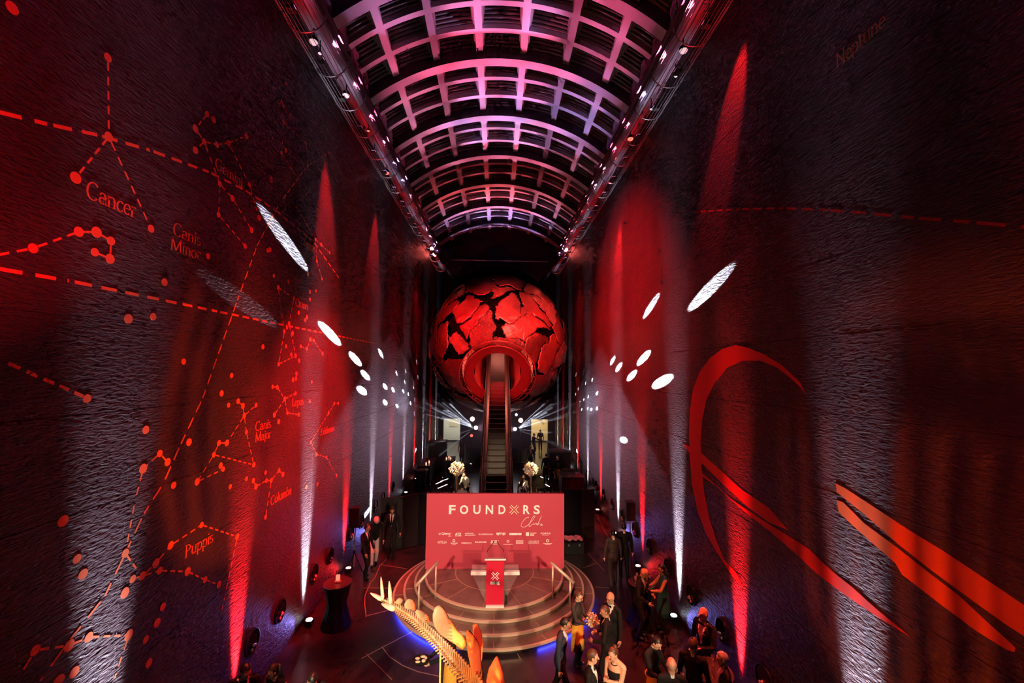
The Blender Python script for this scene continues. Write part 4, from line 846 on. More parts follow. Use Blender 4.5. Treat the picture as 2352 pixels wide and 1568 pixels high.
# beam lamps on T-bars under the globe
def tbar(x, y, side):
    t = empty('lighting_stand', (x, y, 0)); tag(t, 'black lighting stand with crossbars under the %s of the globe' % side, 'lighting stand', 'lighting stands')
    MB().tube([(x, y, .02), (x, y, 3.2)], .03, 8).build('mast', BLACKM, t); MB().lathe([(0, 0), (.4, 0), (.4, .03), (0, .04)], 20, Matrix.Translation((x, y, 0))).build('base', BLACKM, t)
    for z in (2.25, 2.92): MB().tube([(x-.75, y, z), (x+.75, y, z)], .03, 8).build('crossbar', BLACKM, t)
tbar(-1.95, 32.4, 'left'); tbar(1.75, 32.4, 'right')
HEADS = []
for i, (px, py, col, rad, es, nm) in enumerate(((1085, 962, (1, .35, .3), .17, 16, 'red left upper'), (1093, 982, (.8, .86, 1), .14, 30, 'white left lower'), (1083, 1000, (1, .1, .08), .11, 2.0, 'dim red left low'), (1196, 965, (1, .30, .26), .17, 16, 'red right upper'), (1183, 985, (.85, .9, 1), .13, 26, 'white right lower'), (1186, 952, (.8, .88, 1), .09, 20, 'small white right top'))):
    p = ony(px, py, 32.1); h = empty('beam_lamp', p); tag(h, '%s beam lamp glowing under the globe' % nm, 'beam lamp', 'beam lamps under the globe'); HEADS.append(p)
    M = Matrix.Translation(p) @ Matrix.Rotation(PI/2, 4, 'X')
    MB().lathe([(rad*.5, -.30), (rad*1.05, -.18), (rad*1.12, 0), (rad, .01)], 16, M).build('head', CAN, h); MB().lathe([(0, .02), (rad*.7, .015), (rad*.98, 0)], 16, M).build('lens', emis('beam_lens_%d' % i, col, es), h)
    MB().tube([p+Vector((-rad*1.2, .05, 0)), p+Vector((-rad*1.2, .05, -rad*1.6)), p+Vector((rad*1.2, .05, -rad*1.6)), p+Vector((rad*1.2, .05, 0))], .02, 6).build('yoke', BLACKM, h)
# pencil beams from those lamps: the bright ovals on both walls
def ovals(s, src, pts):
    for px, py, L, st in pts:
        q = onx(px, py, s*XW); d = (q-src); graze = abs(d.x)/d.length
        ang = math.degrees(2*math.atan(L*graze/2/d.length))
        spot('pencil_beam', src, q, st*420*d.length**2/graze, max(.12, ang*.44), WHITE, 0.35, 0.01)
ovals(-1, HEADS[1]+Vector((-.1, -.1, 0)), [(660, 558, 1.7, .55), (564, 697, 1.3, .004), (760, 768, 1.2, .7), (817, 825, .8, .9), (832, 897, .9, .9), (875, 812, .8, .6), (885, 888, .8, 1), (903, 895, .8, 1), (885, 924, .8, 1.1), (912, 932, 1.0, 1.2), (926, 898, .9, .9), (938, 905, 1.0, .9), (943, 926, 1.0, .9), (957, 831, 1.0, .8), (911, 857, .8, .6), (932, 852, .8, .5), (840, 862, .35, .5), (843, 1177, .35, .35), (955, 1036, 1.5, .8), (930, 878, .7, .6), (950, 890, .8, .7), (960, 866, .9, .6)])
ovals(1, HEADS[4]+Vector((.1, -.1, 0)), [(1625, 668, 1.5, .5), (1494, 705, .9, .5), (1477, 823, .9, .8), (1519, 877, .9, .8), (1407, 828, .7, .7), (1421, 843, .6, .7), (1450, 863, .5, .6), (1371, 903, .9, 1), (1371, 938, .9, 1.1), (1350, 938, .9, 1), (1358, 940, .6, .8), (1336, 940, .7, .8), (1351, 911, .7, .8), (1341, 917, .7, .7), (1345, 880, .7, .6), (1360, 872, .7, .6), (1328, 893, .8, .7), (1323, 860, .9, .6), (1332, 922, .6, .6), (1322, 905, .7, .6), (1432, 1010, .35, .4), (1304, 993, .7, .5), (1325, 1038, 1.5, .8)])
spot('far_wall_fill_left', HEADS[4]+Vector((.1, -.1, 0)), (-5.1, 23.0, 4.0), 1900, 46, (.85, .48, .7), 1.0, .05)
spot('far_wall_fill_right', HEADS[1]+Vector((-.1, -.1, 0)), (5.1, 23.0, 4.0), 1900, 46, (.85, .48, .7), 1.0, .05)
spot('wall_glow_left', HEADS[1]+Vector((-.1, -.1, 0)), (-5.1, 23.0, 5.4), 900, 12, (.75, .7, 1), 1.0, .05)
spot('wall_glow_right', HEADS[4]+Vector((.1, -.1, 0)), (5.1, 23.0, 5.4), 900, 12, (.75, .7, 1), 1.0, .05)
# ------------------------------------------------------------------ plated dinosaur skeleton: the tail reaches into view
BONE = mat('fossil_bone', (0.70, 0.52, 0.33), 0.6, var=((0.50, 0.30, 0.15), 6.0, 0.4, 0.7)); PLATE = mat('fossil_plate', (0.66, 0.46, 0.28), 0.65, bump=((10, 10, 10), .5, .02, 4), var=((0.48, 0.26, 0.13), 3.0, 0.35, 0.7)); SPIKE = mat('fossil_spike', (0.80, 0.72, 0.60), 0.5)
ROD = mat('gold_rod', (.62, .45, .18), .35, .7)
SZ = 2.68
def tz(px, py): return onz(px, py, SZ)
tailpx = [(862, 1364), (880, 1376), (905, 1390), (930, 1406), (955, 1424), (980, 1448), (1005, 1474), (1030, 1503), (1055, 1532), (1078, 1562)]
path = [tz(*p) for p in tailpx]
d = (path[-1]-path[-2]).normalized(); last = path[-1]
turn = Vector((0.25, -1, 0)).normalized()
for k in range(1, 9): last = last+(d*(1-min(1, k/4))+turn*min(1, k/4)).normalized()*0.27; path.append(Vector((last.x, last.y, SZ+0.10*math.sin(min(1, k/7)*PI/2)+.0)))
sp = smooth_path(path, 10)
cum = [0]
for a, b in zip(sp[:-1], sp[1:]): cum.append(cum[-1]+(b-a).length)
def along(s):
    s = max(0, min(cum[-1]-1e-4, s)); i = max(k for k in range(len(cum)) if cum[k] <= s); i = min(i, len(sp)-2)
    t = (s-cum[i])/max(1e-6, cum[i+1]-cum[i]); return sp[i].lerp(sp[i+1], t), (sp[i+1]-sp[i]).normalized()
TLn = cum[-1]
stego = empty('dinosaur_skeleton', (along(TLn*.62)[0].x, along(TLn*.62)[0].y, 0)); tag(stego, 'plated dinosaur skeleton whose spiked tail sweeps in from the bottom of the frame', 'skeleton')
MB().tube([p+Vector((0, 0, -.045)) for p in sp[4::3]], .011, 6).build('armature_rod', ROD, stego, smooth=True)
s = 0.03; k = 0
while s < TLn:
    p, t = along(s); g = s/TLn; sz = 0.035+0.075*min(1, g*1.15); L = .05+.035*g
    side = Vector((-t.y, t.x, 0)).normalized(); up = Vector((0, 0, 1)); m = MB()
    M = Matrix((side, t, up)).transposed()
    m.tube([p-t*L*.42, p-t*L*.2, p+t*L*.2, p+t*L*.42], [sz*.55, sz*.40, sz*.40, sz*.55], 8)
    if g > .07:
        h = sz*(1.0+1.2*g)
        m.tube([p+up*sz*.3, p+up*(sz*.4+h*.7)-t*h*.25, p+up*(sz*.4+h)-t*h*.4], [sz*.22, sz*.16, sz*.26], 6)
        for q in (-1, 1): m.tube([p+side*q*sz*.3, p+side*q*sz*1.5-up*sz*.15], [sz*.2, sz*.12], 6)
    m.build('vertebra', BONE, stego, smooth=True)
    if .12 < g < .8:
        c = MB(); l = sz*(1.7 if g < .6 else 1.2); c.tube([p-up*sz*.5, p-up*(sz*.5+l*.8)-t*l*.3, p-up*(sz*.5+l)-t*l*.65], [sz*.14, sz*.10, sz*.22], 6); c.build('chevron_bone', BONE, stego, smooth=True)
    s += L*1.02; k += 1
def spike(base, tip, r):
    b = Vector(base); t = Vector(tip); MB().tube([b, b.lerp(t, .15), b.lerp(t, .55), b.lerp(t, .85), t], [r*.7, r, r*.8, r*.45, r*.12], 9).build('tail_spike', SPIKE, stego, smooth=True)
def spk(bpx, tpx, dz, r): 
    b = onz(*bpx, SZ+.02); y = b.y; t = ony(*tpx, y+.02); spike(b, t, r)
spk((880, 1377), (875, 1324), 0, .034); spk((898, 1386), (894, 1334), 0, .042)
spike(onz(877, 1376, SZ), onz(850, 1361, SZ+.01), .04); spike(onz(905, 1397, SZ-.02), onz(876, 1386, SZ-.12), .055)
def plate(bpx, outline, lean, thick=.028):
    """outline in photo points: stands on the tail at bpx; the plate is a bony slab with an embossed middle"""
    b = onz(*bpx, SZ+.02); Y = b.y
    P = [ony(x, y, Y) for x, y in outline]; n = len(P); c = sum(P, Vector())/n; nrm = Vector((lean, -1, 0)).normalized()
    P = smooth_path(P+[P[0]], 4)[:-1]; n = len(P); P = [c+(p-c)*(1+.05*noise.noise(p*9.0)+.03*noise.noise(p*23.0)) for p in P]; vs = []; 
    def warp(p): return Vector((p.x, Y+(p.x-b.x)*lean, p.z))
    rings = [(1.0, 0), (0.86, thick*.8), (0.5, thick*1.1), (0.0, thick*1.25)]
    for sgn in (1, -1):
        for sc, th in rings[:-1]: vs += [warp(c.lerp(p, sc))+nrm*th*sgn for p in P]
        vs.append(warp(c)+nrm*rings[-1][1]*sgn)
    B = 3*n+1; fs = []
    for h in (0, 1):
        o = h*B
        for r in range(2): fs += [(o+r*n+i, o+r*n+(i+1) % n, o+(r+1)*n+(i+1) % n, o+(r+1)*n+i) for i in range(n)]
        fs += [(o+2*n+i, o+2*n+(i+1) % n, o+3*n) for i in range(n)]
    m = MB().add(vs, fs); o = m.build('back_plate', PLATE, stego, smooth=True)
    bm = bmesh.new(); bm.from_mesh(o.data); bmesh.ops.remove_doubles(bm, verts=bm.verts, dist=1e-5); bmesh.ops.recalc_face_normals(bm, faces=bm.faces); bm.to_mesh(o.data); bm.free()
    for q in o.data.polygons: q.use_smooth = True
plate((922, 1392), [(907, 1381), (917, 1372), (926, 1376), (924, 1384), (918, 1388)], .3)
plate((948, 1405), [(930, 1382), (937, 1373), (947, 1375), (953, 1388), (953, 1402), (942, 1398), (932, 1391)], .5)
plate((978, 1432), [(957, 1396), (962, 1392), (972, 1399), (982, 1413), (984, 1430), (974, 1426), (962, 1412)], .7)
plate((1060, 1482), [(1000, 1386), (1010, 1380), (1022, 1389), (1032, 1410), (1048, 1440), (1064, 1460), (1069, 1482), (1062, 1492), (1048, 1478), (1030, 1462), (1008, 1440), (998, 1414)], .35)
plate((1105, 1560), [(1072, 1432), (1078, 1428), (1090, 1450), (1102, 1478), (1106, 1520), (1111, 1562), (1096, 1580), (1088, 1540), (1078, 1490)], 1.0)
plate((1098, 1545), [(1086, 1434), (1095, 1430), (1104, 1446), (1108, 1470), (1108, 1500), (1104, 1530), (1094, 1540), (1086, 1500)], .25)
plate((1135, 1600), [(1124, 1530), (1140, 1509), (1150, 1525), (1157, 1560), (1162, 1620), (1130, 1640), (1114, 1600), (1116, 1560)], .2)
plate((1120, 1680), [(1085, 1600), (1105, 1560), (1125, 1590), (1140, 1660), (1130, 1720), (1100, 1715), (1085, 1660)], .8)
for px in ((1012, 1482), (1120, 1640)):
    p = onz(*px, SZ-.03); MB().tube([(p.x, p.y, 0.02), (p.x, p.y, SZ-.03)], .014, 8).build('support_pole', ROD, stego); MB().lathe([(0, 0), (.18, 0), (.16, .02), (0, .025)], 16, Matrix.Translation((p.x, p.y, 0))).build('pole_foot', ROD, stego)
# rib cage and hips, below the frame
for k in range(11):
    p, t = along(TLn*(.72+.026*k)); side = Vector((-t.y, t.x, 0)).normalized()
    for q in (-1, 1):
        w_ = .30+.22*math.sin(PI*min(1, (k+1)/8)); MB().tube(smooth_path([p+side*q*.03, p+side*q*w_*.7+Vector((0, 0, -.12)), p+side*q*w_+Vector((0, 0, -.5)), p+side*q*w_*.75+Vector((0, 0, -1.0))], 4), .022, 6).build('rib', BONE, stego, smooth=True)
spot('tail_key', (-1.2, 0.8, 5.6), tz(930, 1406), 200, 26, (1.0, .86, .62), .6, .05)
# ------------------------------------------------------------------ people
def cloth(n, c, r=.75): return mat(n, c, r, 0, .3)
SK = {'pale': mat('skin_pale', (.62, .36, .26), .5), 'tan': mat('skin_tan', (.48, .25, .16), .5), 'brown': mat('skin_brown', (.26, .12, .07), .5)}
JK = {'black': cloth('black_suit', (.006, .0055, .006), .85), 'navy': cloth('navy_suit', (.030, .034, .060)), 'brown': cloth('dark_brown_suit', (.045, .030, .022)), 'char': cloth('charcoal_jacket', (.035, .032, .030)), 'white': cloth('white_shirt', (.75, .72, .66)), 'grey': cloth('grey_top', (.30, .25, .26)), 'red': cloth('dark_red_jacket', (.25, .02, .02)), 'teal': cloth('teal_dress', (.02, .13, .17))}
SHIRT = mat('white_dress_shirt', (.82, .76, .74), .7); SHOE = mat('black_shoe', (.008, .008, .008), .3); PALET = cloth('pale_trousers', (.62, .52, .52))
HR = {'black': mat('black_hair', (.010, .008, .008), .45), 'brown': mat('brown_hair', (.06, .028, .014), .5), 'grey': mat('grey_hair', (.32, .29, .27), .5), 'blond': mat('blond_hair', (.50, .34, .14), .5), 'turban': cloth('pink_turban', (.75, .42, .38))}
APR = {'yellow': cloth('mustard_apron', (.72, .34, .045)), 'orange': cloth('orange_apron', (.70, .22, .02)), 'red': cloth('red_apron', (.40, .02, .02))}
DARKEYE = mat('dark_eye', (.01, .008, .008), .2); LIP = mat('lip', (.35, .10, .08), .5)
def ik(S, T, l1, l2, pole):
    S = Vector(S); T = Vector(T); d = T-S; L = min(d.length, (l1+l2)*.995); d.normalize(); T = S+d*L
    a = (l1*l1-l2*l2+L*L)/(2*L); h = math.sqrt(max(0, l1*l1-a*a)); p = Vector(pole); p = (p-d*p.dot(d)).normalized()
    return S+d*a+p*h, T
PEOPLE = []
def person(label, at, heading, jacket='black', legs=None, skin='pale', hair='black', style='short', outfit='suit', tie=None, lean=0, hyaw=0, hpitch=0, lh=None, rh=None, stride=0.0, h=1.75, apron=None, extras=(), group=None, stub=False, gloves=False):
    P = []; K = h/1.75; tilt = Matrix.Rotation(R_(-lean), 4, 'X'); B = Matrix.Translation((0, 0, .95)) @ tilt @ Matrix.Translation((0, 0, -.95))
    tr = lambda x, y, z: B @ Vector((x, y, z))
    suit = outfit in ('suit', 'tux', 'waiter', 'shirt'); top = 'jacket' if suit else 'dress'; arm = 'jacket' if outfit not in ('gown', 'sleeveless') else 'skin'
    def E(c, r, tg, M=None): P.append(('e', Vector(c), Vector(r), M, tg))
    def C(a, b, r0, r1, tg): P.append(('c', Vector(a), Vector(b), r0, r1, tg))
    R3 = tilt.to_3x3()
    f = .92 if outfit in ('gown', 'sleeveless') else 1.0
    E(tr(0, .008, 1.27), (.165*f, .118*f, .20), top, R3); E(tr(0, -.012, 1.385), (.185*f, .088, .085), top if outfit != 'gown' else 'skin', R3); E(tr(0, .0, 1.09), (.142*f, .108*f, .16), top, R3)
    E((0, 0, .96), (.165, .122, .13), top if suit else 'dress')
    if outfit in ('suit', 'tux'): E((0, -.004, .90), (.178, .132, .16), 'jacket')
    for q in (-1, 1): C(tr(q*.05, -.01, 1.47), tr(q*.175*f, -.01, 1.425), .05, .06*f, 'skin' if outfit == 'gown' else top)
    # legs
    for q in (-1, 1):
        hip = Vector((q*.085, 0, .92)); ank = Vector((q*.095, q*stride, .09+.05*(abs(stride) if q*stride < 0 else 0))); kn, an = ik(hip, ank, .44, .42, (0, 1, 0))
        if outfit == 'gown': C(hip, kn, .08, .055, 'dress')
        C(hip, kn, .088, .064, 'trouser'); C(kn, an, .064, .050, 'trouser')
        E(an+Vector((0, .055, -.045)), (.043, .125, .042), 'shoe')
    if outfit in ('gown', 'sleeveless'):
        C((0, 0, .95), (0, 0, .55), .16, .19, 'dress')
    # arms
    hands = []
    for q, T in ((-1, lh), (1, rh)):
        S = tr(q*.19*f, -.01, 1.41); T = Vector(T) if T is not None else tr(q*.27, .06, .86)
        el, wr = ik(S, T, .29, .265, (q*.6, -1, -.35)); C(S, el, .057*f, .047*f, arm); C(el, wr, .047*f, .034*f, arm)
        if suit and outfit != 'waiter': C(el.lerp(wr, .93), wr, .034, .033, 'shirt')
        hands.append((q, el, wr))
    # head
    Hm = B @ Matrix.Translation((0, .012, 1.515)) @ Matrix.Rotation(R_(hyaw), 4, 'Z') @ Matrix.Rotation(R_(-hpitch), 4, 'X') @ Matrix.Translation((0, .012, .115)); H3 = Hm.to_3x3(); hp = lambda x, y, z: Hm @ Vector((x, y, z))
    C(tr(0, -.005, 1.45), hp(0, -.02, -.06), .058, .052, 'skin' if outfit in ('gown', 'sleeveless') else 'neck')
    E(hp(0, -.008, .012), (.077, .098, .108), 'skin', H3); E(hp(0, .030, -.062), (.052, .056, .056), 'skin', H3); C(hp(0, .086, .022), hp(0, .108, -.022), .010, .016, 'skin')
    for q in (-1, 1): E(hp(q*.078, -.008, -.004), (.011, .022, .033), 'skin', H3); E(hp(q*.03, .078, .032), (.024, .014, .010), 'skin', H3)
    name = 'person'; m = MB()
    for p in P:
        if p[0] == 'e': m.ell(p[1], p[2], 16, 10, p[3])
        else:
            a, b, r0, r1 = p[1], p[2], p[3], p[4]; dd = (b-a).normalized(); ts = [-.9, -.6, 0]
            pth = [a-dd*r0*.95, a-dd*r0*.6, a, b, b+dd*r1*.6, b+dd*r1*.95]; m.tube(pth, [r0*.3, r0*.8, r0, r1, r1*.8, r1*.3], 12)
    me = m.mesh('person', SHIRT); o = bpy.data.objects.new('person', me); COL.objects.link(o)
    rm = o.modifiers.new('r', 'REMESH'); rm.mode = 'VOXEL'; rm.voxel_size = .0125; rm.adaptivity = 0
    o.location = (at[0], at[1], at[2] if len(at) > 2 else 0); o.rotation_euler = (0, 0, R_(heading-90)); o.scale = (K, K, K)
    tag(o, label, 'person', group)
    mats = {'skin': SK[skin], 'neck': SK[skin], 'jacket': JK[jacket], 'dress': JK[jacket], 'trouser': legs or JK['black'], 'shoe': SHOE, 'shirt': SHIRT}
    PEOPLE.append((o, P, mats, B, outfit, hands, gloves))
    # --- children: hair, face, clothing pieces
    def child(mb, nm, mt): return mb.build(nm, mt, o, world=False, smooth=True)
    if style != 'bald':
        hm = MB(); rr = (.0815, .104, .113); vs = []; n, mm = 22, 14
        base = MB().ell((0, 0, 0), (1, 1, 1), n, mm); fs = []
        def ok(v):
            x, y, z = v
            if style == 'turban': return z > -.05 or y < -.2
            if y > .30: return z > .50+.25*(y-.3)
            return z > (-.52 if y < -.1 else -.05-.3*(y)) if style in ('short', 'bun', 'pony') else z > -.8
        for fc in base.f:
            cc = sum((Vector(base.v[i]) for i in fc), Vector())/len(fc)
            if ok(cc): fs.append(fc)
        sc = 1.02 if style != 'turban' else 1.22
        out = []
        for v in base.v:
            v = Vector(v); w_ = 1+.05*noise.noise(v*4)
            out.append(Hm @ Vector((v.x*rr[0]*sc*w_, v.y*rr[1]*sc*w_-.010, v.z*rr[2]*(1.05 if style != 'turban' else 1.2)*w_+.014)))
        hm.add(out, fs)
        if style == 'bun': hm.ell(hp(0, -.075, .095), (.045, .045, .045), 10, 8)
        if style == 'pony': hm.ell(hp(0, -.11, .0), (.035, .04, .07), 10, 8)
        if style == 'long': hm.ell(hp(0, -.065, -.13), (.10, .06, .20), 12, 10); hm.ell(hp(0, -.08, -.26), (.09, .05, .15), 12, 10)
        child(hm, 'turban' if style == 'turban' else 'hair', HR[hair])
    for q in (-1, 1): child(MB().ell(hp(q*.031, .086, .014), (.011, .006, .006), 8, 6, H3), 'eye', DARKEYE)
    child(MB().ell(hp(0, .083, -.058), (.021, .008, .005), 8, 6, H3), 'mouth', LIP)
    if 'beard' in extras: child(MB().ell(hp(0, .040, -.078), (.056, .052, .045), 10, 8, H3), 'beard', HR['black'])
    if 'glasses' in extras:
        g = MB()
        for q in (-1, 1): g.tube([hp(q*.032+.024*math.cos(2*PI*k/12), .100, .014+.019*math.sin(2*PI*k/12)) for k in range(12)], .003, 4, True); g.tube([hp(q*.056, .098, .016), hp(q*.08, .0, .012)], .003, 4)
        child(g, 'glasses', BLACKM)
    if tie == 'tie':
        t = MB(); pts = [tr(0, .082, 1.465), tr(0, .118, 1.36), tr(0, .130, 1.25), tr(0, .122, 1.12)]; ws = [.018, .028, .034, .04]
        t.add([p+Vector((sx*w_, .006, 0)) for p, w_ in zip(pts, ws) for sx in (-1, 1)]+[p+Vector((sx*w_, -.01, 0)) for p, w_ in zip(pts, ws) for sx in (-1, 1)],
              [(2*i, 2*i+1, 2*i+3, 2*i+2) for i in range(3)]+[(8+2*i+2, 8+2*i+3, 8+2*i+1, 8+2*i) for i in range(3)]+[(0, 2, 10, 8), (2, 4, 12, 10), (4, 6, 14, 12), (9, 11, 3, 1), (11, 13, 5, 3), (13, 15, 7, 5)])
        child(t, 'necktie', JK['black'])
    if tie == 'bow':
        t = MB(); c = tr(0, .088, 1.462)
        for q in (-1, 1): t.add([c+Vector((0, .004, .008)), c+Vector((0, .004, -.008)), c+Vector((q*.052, .002, -.022)), c+Vector((q*.052, .002, .022)), c+Vector((0, -.012, .008)), c+Vector((0, -.012, -.008)), c+Vector((q*.052, -.016, -.022)), c+Vector((q*.052, -.016, .022))], [(0, 1, 2, 3), (7, 6, 5, 4), (0, 3, 7, 4), (1, 5, 6, 2), (2, 6, 7, 3)])
        child(t, 'bow_tie', JK['black'])
    if 'square' in extras: child(MB().box(tr(-.085, .122, 1.31), (.045, .012, .014)), 'pocket_square', SHIRT)
    if 'necklace' in extras: child(MB().tube([tr(.07*math.cos(2*PI*k/16), .012+.07*math.sin(2*PI*k/16), 1.452-.02*math.sin(2*PI*k/16)) for k in range(16)], .008, 5, True), 'necklace', JK['black'])
    if apron:
        a = MB(); n = 18; vs = []
        for z, r in ((1.0, 1.0), (.85, 1.12), (.6, 1.22), (.42, 1.28)):
            for k in range(n+1):
                t = R_(-105+210*k/n); vs.append(((.176*r)*math.sin(t), (.142*r)*math.cos(t)+.01*math.sin(5*t)*(1-z), z))
        N1 = n+1; inner = [(x*.96, y*.96, z) for x, y, z in vs]; T_ = len(vs)
        fs = [(r*N1+k, r*N1+k+1, (r+1)*N1+k+1, (r+1)*N1+k) for r in range(3) for k in range(n)]
        a.add(vs+inner, fs+[tuple(T_+i for i in reversed(f_)) for f_ in fs]+[(3*N1+k, 3*N1+k+1, T_+3*N1+k+1, T_+3*N1+k) for k in range(n)]); child(a, 'apron', APR[apron])
        child(MB().tube([(.18*math.cos(2*PI*k/24), .145*math.sin(2*PI*k/24), .99) for k in range(24)], .010, 5, True), 'apron_tie', APR[apron])
    return o
def hand_mesh(q, el, wr):
    """palm, four fingers of different lengths, thumb leaving the side of the palm; relaxed curl"""
    d = (wr-el).normalized(); ref = Vector((0, 1, 0)) if abs(d.y) < .8 else Vector((0, 0, 1)); a = (ref-d*ref.dot(d)).normalized(); n = d.cross(a)*q*-1.0; m = MB()
    m.tube([wr-d*.015, wr+d*.02, wr+d*.05, wr+d*.085], [.024, .030, .034, .024], 8)
    for i, (off, L) in enumerate(((.027, .066), (.009, .075), (-.009, .070), (-.026, .054))):
        b = wr+d*.078+a*off; k1 = b+d*L*.5+n*.006; k2 = k1+d*L*.35+n*.016; m.tube([b-d*.012, k1, k2, k2+d*.008+n*.01], [.0095, .0088, .0075, .005], 6)
    b = wr+d*.03+a*.026; m.tube([b, b+a*.026+d*.022+n*.006, b+a*.034+d*.05+n*.014], [.012, .010, .007], 6); return m
def finish_people():
    dg = bpy.context.evaluated_depsgraph_get()
    for o, P, mats, B, outfit, hands, gloves in PEOPLE:
        ev = o.evaluated_get(dg); me = bpy.data.meshes.new_from_object(ev); o.modifiers.clear(); me.name = 'person'
        me.materials.clear(); names = list(mats)
        for n in names: me.materials.append(mats[n])
        nf = len(me.polygons); C = np.zeros(nf*3); me.polygons.foreach_get('center', C); C = C.reshape(-1, 3); best = np.full(nf, 1e9); lab = np.zeros(nf, int)
        for p in P:
            if p[0] == 'e':
                q = C-np.array(p[1]); 
                if p[3] is not None: q = q @ np.array(p[3])
                r = np.array(p[2]); dist = (np.linalg.norm(q/r, axis=1)-1)*r.min()
            else:
                a, b = np.array(p[1]), np.array(p[2]); ab = b-a; t = np.clip(((C-a) @ ab)/(ab @ ab), 0, 1); dist = np.linalg.norm(C-a-t[:, None]*ab, axis=1)-(p[3]+(p[4]-p[3])*t)
            tg = names.index(p[-1]); w = dist < best; best[w] = dist[w]; lab[w] = tg
        Bi = np.array(B.inverted()); L = C @ Bi[:3, :3].T+Bi[:3, 3]
        if outfit in ('suit', 'tux', 'shirt'):
            v = (L[:, 1] > .02) & (L[:, 2] > 1.10) & (L[:, 2] < 1.50) & (np.abs(L[:, 0]) < (.012+(L[:, 2]-1.10)*(.20 if outfit == 'tux' else .17))) & (np.isin(lab, [names.index('jacket')]))
            lab[v] = names.index('shirt')
        if outfit in ('suit', 'tux', 'waiter', 'shirt'):
            v = (lab == names.index('neck')) & (L[:, 2] < 1.50); lab[v] = names.index('shirt') if outfit != 'waiter' else names.index('jacket')
        if outfit == 'gown': lab[(L[:, 2] > 1.33) & (lab == names.index('dress'))] = names.index('skin')
        me.polygons.foreach_set('material_index', lab.astype(np.int32)); me.polygons.foreach_set('use_smooth', np.ones(nf, bool))
        bm = bmesh.new(); bm.from_mesh(me)
        for q, el, wr in hands:
            hm = hand_mesh(q, el, wr); vv = [bm.verts.new(v) for v in hm.v]; gi = names.index('shirt' if gloves else 'skin')
            for f in hm.f:
                try: fc = bm.faces.new([vv[i] for i in f]); fc.material_index = gi; fc.smooth = True
                except ValueError: pass
        bm.to_mesh(me); bm.free(); old = o.data; o.data = me; bpy.data.meshes.remove(old)
def feet(px, py): p = onz(px, py, 0); return (p.x, p.y, 0)
def headat(px, py, h=1.75): p = onz(px, py, h*.935); return (p.x, p.y, 0)
G = 'guests and staff at the reception'
# left of the stage
person('man in dark suit and tie standing before the charcoal boards', feet(898, 1280), -85, skin='tan', tie='tie', hpitch=22, hyaw=12, lh=(-.30, .10, .88), rh=(.27, .10, .86), extras=('beard',), h=1.82, group=G)
person('man in pink turban, black jacket and pale trousers leaning forward', feet(858, 1298), -62, legs=PALET, skin='tan', hair='turban', style='turban', lean=14, hpitch=24, lh=(-.25, .25, .90), rh=(.28, .32, .92), extras=('beard',), h=1.76, outfit='waiter', stride=.12, group=G)
person('man in black suit and tie walking past the left loudspeaker stand', feet(838, 1327), -25, skin='tan', tie='tie', hyaw=25, hpitch=5, lh=(-.28, .10, .86), rh=(.26, .22, .90), stride=.10, h=1.72, group=G)
person('red-lit man in dinner jacket at the bottom left edge', headat(562, 1533, 1.8), -70, tie='bow', outfit='tux', hyaw=30, hpitch=25, h=1.8, group=G)
person('woman with long dark hair in a sleeveless dress at the bottom left', headat(634, 1536, 1.7), -110, outfit='sleeveless', style='long', hyaw=-25, hpitch=15, h=1.7, group=G)
person('dark-haired man with lowered head at the bottom left, nearest the tail', headat(717, 1546, 1.72), -80, hpitch=45, hyaw=20, h=1.72, tie='bow', outfit='tux', group=G)
# staff with a canape tray under the tail
w7 = headat(1040, 1443, 1.72)
person('waiter in black with a mustard apron carrying a canape tray under the tail', w7, 200, outfit='waiter', apron='yellow', lh=(-.06, .46, 1.10), rh=(.12, .44, 1.10), hpitch=10, lean=6, stride=.1, h=1.72, group=G)
# right of the stage
person('young man in a navy suit striding right past the stage steps', headat(1287, 1428, 1.76), -22, jacket='navy', hair='black', skin='tan', hyaw=12, hpitch=12, lh=(-.27, -.10, .86), rh=(.27, .05, .84), stride=.24, lean=5, h=1.76, legs=JK['black'], group=G)
w9 = feet(1325, 1527)
person('waitress in glasses with a mustard apron holding a bouquet', w9, -38, jacket='char', outfit='waiter', apron='yellow', hair='brown', style='pony', lh=(-.02, .36, 1.12), rh=(.12, .34, 1.12), hpitch=18, hyaw=-5, extras=('glasses',), h=1.68, gloves=True, group=G)
person('bald man in glasses and bow tie facing the waitress', headat(1405, 1370, 1.8), 215, skin='tan', style='bald', outfit='tux', tie='bow', extras=('glasses',), hpitch=12, h=1.8, group=G)
person('dark-suited man seen from behind, in front of the bald man', headat(1394, 1402, 1.75), 155, hair='brown', skin='tan', hyaw=30, hpitch=12, lh=(-.2, .25, 1.05), rh=(.2, .25, 1.05), h=1.75, group=G)
person('man in dinner jacket in right profile at the bottom edge', headat(1356, 1506, 1.8), -18, outfit='tux', tie='bow', hair='brown', hyaw=15, hpitch=8, h=1.8, group=G)
person('woman with a bun and bare shoulders clasping her hands', headat(1413, 1497, 1.7), 225, outfit='gown', style='bun', hair='brown', extras=('necklace',), lh=(-.02, .26, 1.24), rh=(.04, .26, 1.24), hyaw=-20, hpitch=15, h=1.7, group=G)
person('man in a dark brown suit walking away by the right loudspeaker', feet(1409, 1345), 88, jacket='brown', legs=JK['brown'], stride=.14, h=1.74, group=G)
person('taller man in black walking away next to the brown suit', feet(1434, 1334), 82, stride=-.10, h=1.84, group=G)
person('bald man in black leaning over the glasses by the right wall', headat(1468, 1309, 1.78), -35, style='bald', skin='tan', outfit='tux', lean=6, hpitch=22, lh=(-.2, .25, 1.05), rh=(.22, .28, 1.0), h=1.78, group=G)
